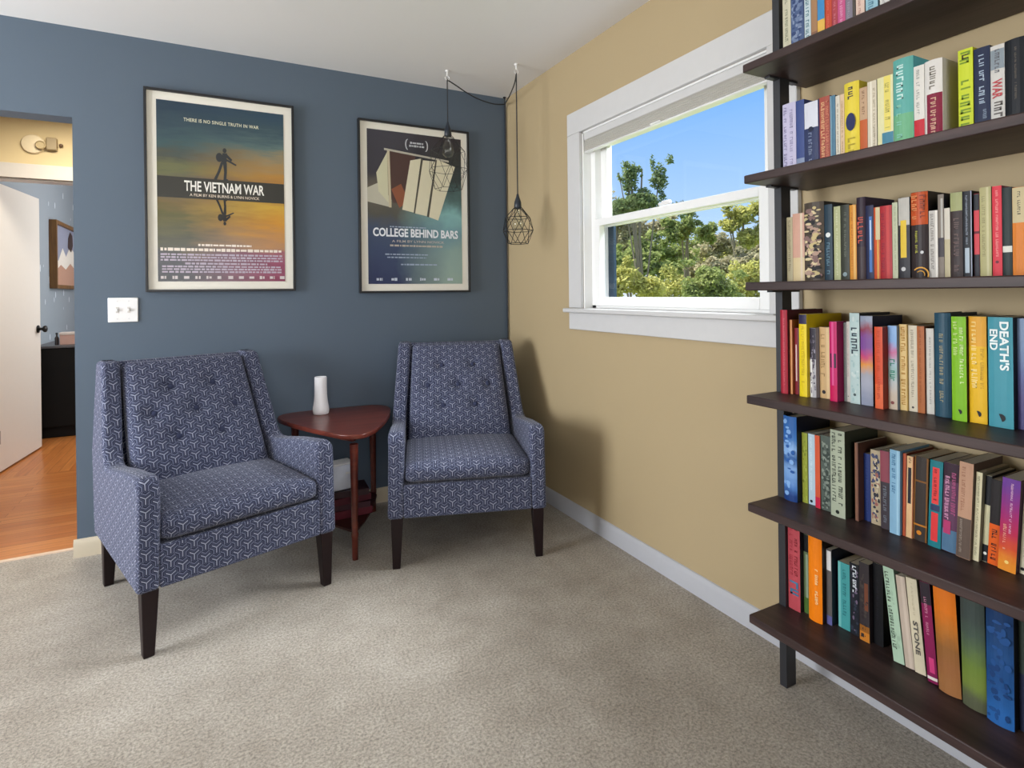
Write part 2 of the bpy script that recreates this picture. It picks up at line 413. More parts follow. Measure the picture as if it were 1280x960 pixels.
# wall light over the bedroom door
f=thing('wall_fixture','round cream wall fixture with a grey bracket above the bedroom door','wall fixture',(-2.73,HY1,2.235))
fr=pm('#e3d8bc',.5); Mx=Matrix.Rotation(R(90),4,'X')
MB().lathe([(0,0),(.062,0),(.066,.008),(.06,.02),(.04,.026),(0,.028)],32,M=Matrix.Translation((-.025,0,0))@Mx).build('canopy',fr,f,smooth=40)
MB().lathe([(.0,.026),(.026,.026),(.029,.045),(.024,.05),(.02,.044),(0,.044)],24,M=Matrix.Translation((.022,0,-.008))@Mx).build('ring_cap',pm('#b9aa86',.45),f,smooth=40)
MB().box(.05,.108,-.04,0,-.035,.05).build('bracket',pm('#9c8e72',.5),f,bevel=.006)
MB().lathe([(0,0),(.010,0),(.012,.02),(.008,.03),(0,.032)],16,M=Matrix.Translation((.128,0,.005))@Mx).build('knob',pm('#5e4630',.5),f,smooth=40)
# dresser, the things on it and the picture over it
d=thing('dresser','black dresser end beyond the bedroom door','dresser',(BX0+.02,2.83,.035))
BK=pm('#0e0f11',.6,spec=.2)
m=MB(); m.box(0,.5,0,1.1,.06,.73); m.box(.03,.47,.03,1.07,-.035,.06); m.build('carcass',BK,d,bevel=.004)
MB().box(-.005,.515,-.012,1.112,.73,.75).build('dresser_top',pm('#55565c',.35),d,bevel=.004)
for i in range(3):
    dr=MB().box(.5,.515,.03,1.07,.09+i*.21,.28+i*.21).build('drawer',BK,d,bevel=.003)
    for y in (.3,.8): MB().lathe([(0,0),(.008,0),(.007,.012),(.013,.02),(0,.026)],12,M=Matrix.Translation((.515,y,.185+i*.21))@Matrix.Rotation(R(90),4,'Y')).build('drawer_knob',pm('#8a8a8a',.3,.8),dr)
b=thing('storage_box','small pink box with a white lid on the dresser','box',(-2.82,2.98,.785))
MB().box(-.06,.07,-.05,.05,0,.085).build('box_body',pm('#c9a49c',.6),b,bevel=.004); MB().box(-.064,.074,-.054,.054,.085,.108).build('lid',pm('#ddd4d2',.5),b,bevel=.004)
b=thing('jar','thin dark bottle beside the pink box on the dresser','bottle',(-2.905,2.96,.785))
MB().lathe([(0,0),(.014,0),(.015,.06),(.006,.075),(.006,.09)],14).build('bottle_body',pm('#2a2024',.3),b,smooth=40); MB().lathe([(0,.09),(.008,.09),(.008,.106),(0,.106)],12).build('cap',BLACK,b)
p=thing('picture_frame','wood framed picture of pale hills on the bedroom wall','picture',(BX0,3.95,1.61))
m=MB(); a,c=.475,.325
for q in ((-a,-a+.035,-c,c),(a-.035,a,-c,c),(-a+.035,a-.035,-c,-c+.035),(-a+.035,a-.035,c-.035,c)): m.box(0.002,.06,*q)
m.build('frame',wood('oak_frame','#5f3f1e','#85602f',.5,'Z'),p)
MB().box(.01,.034,-a+.035,a-.035,-c+.035,c-.035).build('print',pm('#8a90a8',.6),p)
for nm,pts,cc,e in (('snow_shape',[(-.44,.02),(-.3,-.06),(-.12,.08),(.02,0),(.2,.12),(.44,.05),(.44,-.16),(-.44,-.17)],'#dcd8d2',0),('meadow_shape',[(-.44,-.17),(-.2,-.09),(.0,-.13),(.2,-.06),(.44,-.12),(.44,-.29),(-.44,-.29)],'#b08a78',.001),('tree_shape',[(.1,.1),(.12,.2),(.2,.27),(.3,.24),(.32,.14),(.24,.06)],'#3c2c2c',.002)):
    MB().prism(pts,'x',.0345+e,.0355+e).build(nm,pm(cc,.6),p)

# ------------------------------------------------------------------ framed posters on the blue wall
PW,PH=.574,.884; FO_W,FO_H=.676,.986
def art_sunset():
    t=NT('sunset_print'); v=t.coord('Object'); s=t.node('ShaderNodeSeparateXYZ'); t.l.new(v,s.inputs[0])
    m=t.node('ShaderNodeMapping'); m.inputs['Rotation'].default_value=(0,R(7),0); m.inputs['Scale'].default_value=(2.2,1,13); t.l.new(v,m.inputs[0])
    n=t.noise(m.outputs[0],1.6,5,.6)
    u=t.math('ADD',t.math('DIVIDE',s.outputs[0],PW),.5)
    w=t.math('ADD',t.math('ADD',t.math('DIVIDE',s.outputs[2],PH),.5),t.math('MULTIPLY',t.math('SUBTRACT',n,.5),.26))
    L=t.ramp(w,[(0,'#23242a'),(.14,'#313135'),(.2,'#3e3e2a'),(.36,'#5d5930'),(.45,'#73613c'),(.56,'#635e51'),(.63,'#696b49'),(.7,'#4f5249'),(.78,'#3f575a'),(.84,'#374b55'),(1,'#2a3d4d')])
    Rr=t.ramp(w,[(0,'#813452'),(.14,'#965169'),(.2,'#ad815f'),(.33,'#c78c34'),(.44,'#c7a13e'),(.53,'#a1733c'),(.63,'#ae813f'),(.72,'#93815e'),(.8,'#5b706e'),(.88,'#3a505a'),(1,'#31485a')])
    f=t.ramp(t.math('ADD',u,t.math('MULTIPLY',t.math('SUBTRACT',n,.5),.5)),[(.2,'#000000'),(.9,'#ffffff')])
    t.base(t.mix(f,L,Rr),.22,0,.4); return t.m
def art_dark():
    t=NT('dusky_print'); v=t.coord('Object'); s=t.node('ShaderNodeSeparateXYZ'); t.l.new(v,s.inputs[0])
    n=t.noise(v,5,4,.6)
    u=t.math('ADD',t.math('ADD',t.math('DIVIDE',s.outputs[0],PW),.5),t.math('MULTIPLY',t.math('SUBTRACT',n,.5),.3))
    w=t.math('ADD',t.math('ADD',t.math('DIVIDE',s.outputs[2],PH),.5),t.math('MULTIPLY',t.math('SUBTRACT',n,.5),.25))
    L=t.ramp(w,[(0,'#343c5c'),(.2,'#3e4a66'),(.36,'#47536a'),(.46,'#56554f'),(.6,'#6b6458'),(.72,'#3e3d44'),(1,'#43414a')])
    Rr=t.ramp(w,[(0,'#8fa598'),(.2,'#86a09a'),(.32,'#70929a'),(.48,'#84b4b4'),(.58,'#4f6a68'),(.7,'#35403f'),(1,'#3a3438')])
    f=t.ramp(u,[(.3,'#000000'),(.85,'#ffffff')])
    t.base(t.mix(f,L,Rr),.22,0,.4); return t.m
MAT=pm('#e9e5d9',.6,var=.02)
RX=Matrix.Rotation(R(90),4,'X')
def P(u,v): return ((u-.5)*PW,(v-.5)*PH)
def framed(label,x,z,art):
    p=thing('framed_poster',label,'poster',(x,0,z),0,'framed film posters')
    m=MB(); a,b,f=FO_W/2,FO_H/2,.011
    for q in ((-a,-a+f,-b,b),(a-f,a,-b,b),(-a+f,a-f,-b,-b+f),(-a+f,a-f,b-f,b)): m.box(q[0],q[1],-.03,0,q[2],q[3])
    m.build('frame',BLACK,p,bevel=.0015)
    MB().box(-a+f,a-f,-.016,-.004,-b+f,b-f).build('mat_board',MAT,p)
    pr=MB().box(-PW/2,PW/2,-.018,-.0155,-PH/2,PH/2).build('print',art,p)
    return p,pr
def ptext(body,u0,u1,v,h,hexc,parent,name='title',bold=0,space=1.0,y=-.0186):
    w=(u1-u0)*PW; me=text_mesh(body,bold,(w,h),space)
    x,z=P((u0+u1)/2,v)
    return obj(name,me,pm(hexc,.5,var=.01),parent,Matrix.Translation((x,y,z))@RX)
LV=[0]
def patch(pts,hexc,parent,name,y=None):
    LV[0]+=1; y=-.0181-.00002*(LV[0]%14)
    m=MB(); m.poly([(P(u,v)[0],y,P(u,v)[1]) for u,v in pts]); return m.build(name,pm(hexc,.4,var=.04),parent)
def credit_rows(rows,hexc,parent,seed,name='credit_line',y=-.0186):
    rnd=random.Random(seed)
    for u0,u1,v,h in rows:
        u=u0; m=MB()
        while u<u1-.004:
            w=min(rnd.uniform(.012,.05),u1-u)
            hh=h*rnd.uniform(.7,1)
            a,b=P(u,v-hh/2); c,d=P(u+w,v+hh/2)
            m.poly([(a,y,b),(c,y,b),(c,y,d),(a,y,d)]); u+=w+rnd.uniform(.004,.01)
        m.build(name,pm(hexc,.5,var=.01),parent)
p,pr=framed('black framed film poster titled THE VIETNAM WAR above the left armchair',-1.627,1.709,art_sunset())
patch([(0,.465),(1,.465),(1,.582),(0,.582)],'#2b2a22',pr,'title_band')
ptext('THE VIETNAM WAR',.2,.83,.535,.052,'#eceae2',pr,'title',.02)
ptext('A FILM BY KEN BURNS & LYNN NOVICK',.24,.79,.486,.014,'#d9c9b6',pr,'subtitle',.01)
ptext('THERE IS NO SINGLE TRUTH IN WAR',.2,.79,.905,.017,'#dcdcc0',pr,'tagline',.01,1.1)
def disc(cx,cz,rx,rz,n=12): return [(cx+rx*math.cos(2*math.pi*k/n),cz+rz*math.sin(2*math.pi*k/n)) for k in range(n)]
walker=[disc(.08,.9,.055,.075),[(-.02,.5),(.13,.5),(.15,.82),(.02,.82)],disc(-.07,.68,.1,.14),[(-.03,.54),(.05,.54),(-.05,.24),(-.12,.26)],[(-.12,.26),(-.05,.24),(-.15,.0),(-.23,.02)],[(.03,.54),(.14,.52),(.14,.25),(.06,.25)],[(.06,.26),(.14,.26),(.12,.0),(.04,.0)],[(.04,.0),(.18,.0),(.16,.04),(.06,.05)],[(.08,.74),(.14,.8),(.3,.64),(.26,.58)],[(.1,.6),(.12,.66),(.42,.5),(.4,.46)]]
def figure(u,v,h,flip,hexc,name):
    m=MB()
    for i,sh in enumerate(walker): m.poly([(P(u,v)[0]+x*h*PH*.95,-.0184-.00001*i,P(u,v)[1]+(-1 if flip else 1)*z*h*PH) for x,z in sh])
    return m.build(name,pm(hexc,.5),pr)
figure(.49,.58,.19,False,'#25292b','walking_figure')
figure(.49,.467,.15,True,'#1f1d18','reflection_shape')
credit_rows([(.3,.72,.205,.013),(.02,.97,.178,.018)],'#e8dccf',pr,1)
credit_rows([(.02,.98,.15-.0155*k,.011) for k in range(3)]+[(.2,.85,.1,.012)]+[(.03,.97,.083-.015*k,.011) for k in range(3)],'#b5a9b8',pr,2)
credit_rows([(.02+.085*k,.06+.085*k,.022,.018) for k in range(12)],'#cfc6c6',pr,3,'emblem')
p,pr=framed('black framed film poster titled COLLEGE BEHIND BARS above the table and right armchair',-.612,1.693,art_dark())
for pts,c,nm in (([(.0,.62),(.12,.66),(.24,.55),(.24,.50),(.0,.53)],'#b9b5a4','pale_steps'),([(.09,.72),(.2,.86),(.21,.53),(.11,.6)],'#c9c6a8','left_panel'),([(.22,.87),(.5,.86),(.42,.55),(.26,.53),(.22,.6)],'#4b3430','brown_recess'),([(.24,.62),(.34,.66),(.42,.55),(.32,.5)],'#8a5138','rust_patch'),
    ([(.2,.88),(.225,.88),(.24,.5),(.215,.5)],'#c2b79a','thin_bar'),([(.17,.885),(.86,.845),(.86,.832),(.17,.872)],'#b3aea0','cross_bar')):
    patch(pts,c,pr,nm)
for pts in ([(.44,.82),(.555,.84),(.47,.475),(.35,.49)],[(.575,.83),(.71,.83),(.61,.455),(.485,.47)],[(.73,.845),(.93,.805),(.735,.43),(.635,.45)]):
    patch(pts,'#d9d3b8',pr,'cream_panel',-.01845)
for a in ([(.556,.84),(.574,.84),(.484,.47),(.47,.47)],[(.712,.84),(.729,.84),(.634,.45),(.612,.45)]): patch(a,'#4a463c',pr,'panel_gap',-.0185)
ptext('COLLEGE BEHIND BARS',.05,.955,.337,.05,'#e6eaf0',pr,'title',.03)
ptext('A FILM BY LYNN NOVICK',.24,.8,.281,.014,'#b9aea6',pr,'subtitle',.01)
credit_rows([(.22,.78,.252,.013)],'#b3a89c',pr,5,'producer_line'); credit_rows([(.17,.62,.194,.009),(.19,.6,.174,.009),(.33,.72,.128,.011),(.22,.6,.375,.008)],'#98a7bd',pr,6)
credit_rows([(.08+.15*k,.14+.15*k,.03,.02) for k in range(6)],'#c6cedb',pr,7,'emblem')
m=MB()
for sg in (-1,1):
    pts=[(.51+sg*(.085+.025*math.cos(a)),.925+.036*math.sin(a)) for a in [R(-80+16*k) for k in range(11)]]
    for (u0,v0),(u1,v1) in zip(pts,pts[1:]):
        w=.012*sg; m.poly([(P(u0,v0)[0],-.0186,P(u0,v0)[1]),(P(u1,v1)[0],-.0186,P(u1,v1)[1]),(P(u1+w,v1)[0],-.0186,P(u1+w,v1)[1]),(P(u0+w,v0)[0],-.0186,P(u0+w,v0)[1])])
m.build('laurel_emblem',pm('#b9bcc2',.5),pr); credit_rows([(.44,.58,.938,.014),(.43,.59,.918,.014)],'#b9bcc2',pr,8,'laurel_line')

# ------------------------------------------------------------------ armchairs
def make_armchair(label,loc,rz):
    c=thing('armchair',label,'armchair',loc,rz,'patterned armchairs')
    prof=[(-.03,.215),(-.03,.545),(-.024,.570),(-.008,.586),(.02,.591),(.2,.572),(.40,.540),(.46,.537),(.495,.552),(.525,.59),(.60,.745),(.675,.895),(.688,.912),(.705,.920),(.785,.920),(.80,.914),(.806,.898),(.745,.55),(.69,.215)]
    for sg in (-1,1):
        def bend(q,sg=sg):
            x,y,z=q; k=max(0,z-.5)/.42
            return (x-sg*.032*k, y, z)
        m=MB(); a,b=.283*sg,.352*sg
        m.prism(prof,'x',min(a,b),max(a,b),bend); m.build('arm',FABRIC,c,bevel=.017,seg=4)
    MB().box(-.284,.284,-.027,.66,.218,.362).build('seat_base',FABRIC,c,bevel=.008,seg=3)
    def crown(p,q):
        u,v,w=q
        k=(1-u*u)*(1-v*v)
        return Vector((p.x,p.y-.012*(1-u*u)*(1-w*w)*(1 if v<0 else 0),p.z+(.022*k if w>0 else -.002*k)))
    MB().round_box(-.281,.281,-.03,.47,.364,.452,.034,16,crown).build('seat_cushion',FABRIC,c)
    # tufted back in its own sloped frame: x across, y thickness, z up the slope
    btn=[(-.085,.44),(.085,.44),(-.16,.325),(0,.325),(.16,.325),(-.085,.21),(.085,.21)]
    L=.585; tilt=math.atan2(.295,.5)
    def tuft(p,q):
        u,v,w=q
        if v<0:
            y=p.y-.022*(1-u**4)*(1-w**4)
            for bx,bz in btn:
                d=math.hypot(p.x-bx,p.z-bz); y+=.020*math.exp(-(d/.03)**2)
            p=Vector((p.x,y,p.z))
        return Vector((p.x*(1+.085*(1-w)/2),p.y,p.z))
    bk=MB().round_box(-.246,.246,.0,.1,0,L,.03,44,tuft)
    M=Matrix.Translation((0,.392,.418))@Matrix.Rotation(-tilt,4,'X')
    bk.bm.transform(M)
    back=bk.build('backrest',FABRIC,c)
    for bx,bz in btn:
        yy=-.022*(1-(bx/.246)**4)*(1-((bz-L/2)/(L/2))**4)+.014
        Mb=M@Matrix.Translation((bx,yy,bz))@Matrix.Rotation(R(90),4,'X')
        MB().lathe([(0,-.004),(.011,-.003),(.0125,.001),(.009,.005),(0,.0065)],14,M=Mb).build('button',pm('#2c3350',.8),back,smooth=60)
    m=MB(); m.prism([(.60,.36),(.69,.36),(.735,.55),(.795,.90),(.785,.913),(.745,.913)],'x',-.29,.29,lambda q:(q[0]*(1-.11*max(0,q[2]-.5)/.42),q[1],q[2])); m.build('outer_back',FABRIC,c,bevel=.012,seg=3)
    for x,y in ((-.312,0),(.312,0),(-.306,.645),(.306,.645)):
        sx=1 if x>0 else -1
        MB().taper((x,y,.22),.026,.026,(x-sx*-.004,y+(-.004 if y<.1 else .012),0),.0165,.0165).build('leg',DARKLEG,c,bevel=.003)
    return c
def dup(root,loc,rz,label):
    r=root.copy(); col.objects.link(r); r.location=loc; r.rotation_euler=(0,0,rz); r['label']=label
    for ch in list(root.children):
        k=ch.copy(); col.objects.link(k); k.parent=r
        for g in list(ch.children):
            h=g.copy(); col.objects.link(h); h.parent=k
    return r
ch=make_armchair('navy lattice patterned armchair left of the side table, nearest the doorway',(-1.5775,-.901,0),R(17.9))
dup(ch,(-.6775,-.906,0),R(-18.05),'navy lattice patterned armchair in the corner, right of the side table')

# ------------------------------------------------------------------ three-legged side table, vase, books and box below
t=thing('side_table','red mahogany triangular side table between the two armchairs','side table',(-1.11,-.3,0))
def rounded_tri(V,r,bulge,n=9):
    V=[Vector(v) for v in V]; out=[]
    for i in range(3):
        p,a,b=V[i],V[i-1],V[(i+1)%3]
        d0=(a-p).normalized(); d1=(b-p).normalized()
        q0=p+d0*r; q1=p+d1*r
        for k in range(n+1):
            s=k/n; out.append(q0*(1-s)**2+p*2*s*(1-s)+q1*s*s)
        e0=q1; e1=b-d1*r; nrm=Vector((d1.y,-d1.x))
        for k in range(1,8):
            s=k/8; out.append(e0.lerp(e1,s)+nrm*bulge*4*s*(1-s))
    return [(v.x,v.y) for v in out]
def chaikin(p,n=4):
    for _ in range(n):
        p=[q for i in range(len(p)) for q in ((.75*p[i][0]+.25*p[(i+1)%len(p)][0],.75*p[i][1]+.25*p[(i+1)%len(p)][1]),(.25*p[i][0]+.75*p[(i+1)%len(p)][0],.25*p[i][1]+.75*p[(i+1)%len(p)][1]))]
    return p
tri=[(.0,-.40),(.30,.24),(-.29,.25)]
top_=chaikin([(0,-.47),(.22,-.10),(.33,.27),(0,.30),(-.33,.28),(-.20,-.10)])
MB().prism(top_,'z',.545,.567).build('tabletop',REDWOOD,t,bevel=.005,seg=3)
MB().prism(rounded_tri([(a*.72,b*.72-.01) for a,b in tri],.05,.012),'z',.512,.545).build('apron',REDWOOD,t,bevel=.003)
lg=[(-.012,-.345),(.20,.18),(-.20,.185)]
for x,y in lg:
    d=Vector((x,y)).normalized()*.0
    m=MB(); m.lathe([(.019,.52),(.0185,.48),(.016,.3),(.014,.125),(.0165,.118),(.0165,.104),(.0145,.098),(.013,0)],16,c=(x,y,0)); m.build('leg',REDWOOD,t,smooth=40)
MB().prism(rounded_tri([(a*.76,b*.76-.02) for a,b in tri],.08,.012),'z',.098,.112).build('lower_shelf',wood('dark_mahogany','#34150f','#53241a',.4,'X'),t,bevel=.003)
v=thing('vase','plain white ceramic vase with a flared base on the side table','vase',(-1.183,-.13,.567))
MB().lathe([(0,0),(.036,0),(.0395,.004),(.0415,.02),(.0405,.035),(.0375,.052),(.034,.075),(.032,.1),(.031,.15),(.0312,.19),(.0295,.195),(.0265,.193),(.0265,.06),(0,.055)],40).build('vase_body',pm('#f2f1f4',.35,var=.01),v,smooth=50)
rest=.112
for i,(w_,d_,h_,hx,dx,rot) in enumerate(((.20,.15,.036,'#611527',0,4),(.19,.145,.028,'#3c1020',.004,-5),(.195,.14,.032,'#521424',-.004,8),(.185,.14,.03,'#2f1018',.0,-3))):
    nm=['at the bottom of','second from the bottom of','third from the bottom of','on top of'][i]
    b=thing('book',f'dark red book lying {nm} the stack under the side table','book',(-1.095+dx,-.36,rest),R(rot),'books stacked under the side table')
    m=MB(); m.box(-w_/2,w_/2,-d_/2,d_/2,0,.003); m.box(-w_/2,w_/2,-d_/2,d_/2,h_-.003,h_); m.box(-w_/2,w_/2,-d_/2,-d_/2+.003,.003,h_-.003); m.build('cover',pm(hx,.5),b)
    MB().box(-w_/2+.004,w_/2-.004,-d_/2+.003,d_/2-.004,.003,h_-.003).build('pages',pm('#bfae98' if i<1 else '#8a6f62',.8),b)
    rest+=h_+.0003
b=thing('white_box','small white box on the dark red books under the side table','box',(-1.13,-.36,rest),R(10))
MB().box(-.055,.055,-.045,.045,0,.12).build('box_body',pm('#dfe3ee',.45),b,bevel=.006,seg=3); MB().box(.01,.05,-.047,-.044,.075,.084).build('light_slot',WHITE,b); MB().box(-.056,.056,-.046,.046,.12,.128).build('lid',WHITE,b,bevel=.004)

# ------------------------------------------------------------------ wire cage pendant lamps swagged from ceiling hooks
CORD=pm('#24262a',.6); WIRE=pm('#2b2d2f',.4,.7); CLEAR=None
def bulbglass():
    t=NT('clear_bulb_glass'); t.n.remove(t.b)
    tr=t.node('ShaderNodeBsdfTransparent'); tr.inputs[0].default_value=(.93,.95,.93,1); gl=t.node('ShaderNodeBsdfGlossy'); gl.inputs['Roughness'].default_value=.05
    lw=t.node('ShaderNodeLayerWeight'); fr=t.math('ADD',t.math('MULTIPLY',t.math('POWER',lw.outputs['Facing'],2.5),.7),.03)
    mx=t.node('ShaderNodeMixShader'); t.l.new(fr,mx.inputs[0]); t.l.new(tr.outputs[0],mx.inputs[1]); t.l.new(gl.outputs[0],mx.inputs[2]); t.l.new(mx.outputs[0],t.out.inputs[0]); return t.m
BULB=bulbglass()
def pendant(label,x,y,zc,Rm,hh,wr):
    p=thing('pendant_lamp',label,'pendant lamp',(x,y,0),0,'wire cage pendant lamps')
    m=MB(); m.lathe([(0,H),(.011,H),(.011,H-.006),(.004,H-.01),(.004,H-.03),(0,H-.03)],14)
    m.tube([(0,0,H-.028)]+[(.012*math.sin(a),0,H-.042+.012*math.cos(a)) for a in [R(30*k) for k in range(0,11)]],.0022,8); m.build('ceiling_hook',WHITE,p,smooth=40)
    MB().tube([(0,0,H-.05),(0,0,H-.3),(0,0,zc+.07)],.0034,8).build('cord',CORD,p)
    so=MB().lathe([(0,.075),(.006,.075),(.009,.06),(.019,.03),(.021,0),(.017,-.006),(.0,-.006)],20,c=(0,0,zc)).build('socket',pm('#1d2530',.4),p,smooth=40)
    MB().lathe([(.012,0),(.013,-.02),(.02,-.04),(.03,-.062),(.033,-.082),(.028,-.102),(.015,-.114),(0,-.117)],20,c=(0,0,zc-.006)).build('bulb',BULB,p,smooth=60)
    N=6; rings=[]
    for rr,dz,off in ((.022,0,0),(Rm*.82,-hh*.28,.5),(Rm,-hh*.64,0),(Rm*.66,-hh,.5)):
        rings.append([Vector((rr*math.cos(2*math.pi*(k+off)/N+.3),rr*math.sin(2*math.pi*(k+off)/N+.3),zc+dz)) for k in range(N)])
    m=MB()
    for i,rg in enumerate(rings):
        if i!=1 or True:
            for k in range(N): m.tube([rg[k],rg[(k+1)%N]],wr,6)
    for (A,B),off in zip(zip(rings,rings[1:]),(0,1,0)):
        for k in range(N):
            if off==0: m.tube([A[k],B[k]],wr,6); m.tube([A[k],B[k-1]],wr,6)
            else: m.tube([A[k],B[k]],wr,6); m.tube([A[k],B[(k+1)%N]],wr,6)
    m.build('wire_cage',WIRE,p)
    return p
pendant('wire cage pendant lamp hanging in front of the right poster',-.506,-.268,2.075,.115,.30,.0012)
pendant('wire cage pendant lamp hanging lower, before the tan wall near the corner',-.2,-.515,1.655,.085,.195,.0017)
pts=[(-.506,-.268,H-.052),(-.44,-.235,H-.062),(-.36,-.19,H-.074),(-.25,-.13,H-.08),(-.12,-.06,H-.068),(-.025,-.022,H-.045)]
def smoothline(p,n=6):
    p=[Vector(q) for q in p]; o=[]
    for i in range(len(p)-1):
        a,b,c,d=p[max(i-1,0)],p[i],p[i+1],p[min(i+2,len(p)-1)]
        for k in range(n):
            s=k/n; o.append(.5*((2*b)+(c-a)*s+(2*a-5*b+4*c-d)*s*s+(3*b-a-3*c+d)*s**3))
    return o+[p[-1]]
cd=thing('lamp_cord','dark cord swagged from the ceiling hooks and down the room corner','cord',(0,0,0))
MB().tube(smoothline(pts),.0034,8).build('swag_left',CORD,cd)
MB().tube(smoothline([(-.2,-.515,H-.052),(-.15,-.4,H-.06),(-.09,-.22,H-.066),(-.045,-.08,H-.058),(-.022,-.022,H-.045)]),.0034,8).build('swag_right',CORD,cd)
MB().tube([(-.02,-.02,H-.05),(-.014,-.014,H-.09),(-.012,-.012,2.0),(-.012,-.012,1.0),(-.012,-.012,.3)],.0055,8).build('corner_drop',CORD,cd)
m=MB(); m.lathe([(0,H),(.01,H),(.01,H-.005),(.003,H-.01),(.003,H-.045),(0,H-.045)],12,c=(-.022,-.022,0)); m.build('corner_hook',pm('#3a3a3a',.4,.5),cd)

# ------------------------------------------------------------------ bookshelf on the tan wall
SZ=[1.85,1.526,1.214,.884,.569,.243]; SY0,SY1=-3.02,-2.08
bs=thing('bookshelf','dark walnut open wall bookshelf on black posts filled with books','bookshelf',(0,0,0))
for z in SZ:
    MB().box(-.29,-.004,SY0,SY1,z-.0245,z).build('shelf',SHELFWOOD,bs,bevel=.003)
POST=pm('#26272b',.45)
zs=[0]+[q for z in reversed(SZ) for q in (z-.0245,z)]+[2.2]
for y in (-2.108,-2.99):
    m=MB()
    for a,b in zip(zs[0::2],zs[1::2]): m.box(-.164,-.122,y,y+.023,a,b)
    m.build('post',POST,bs)
    for z in SZ: MB().box(-.205,-.08,y+.002,y+.02,z-.03,z-.0245).build('bracket',POST,bs)

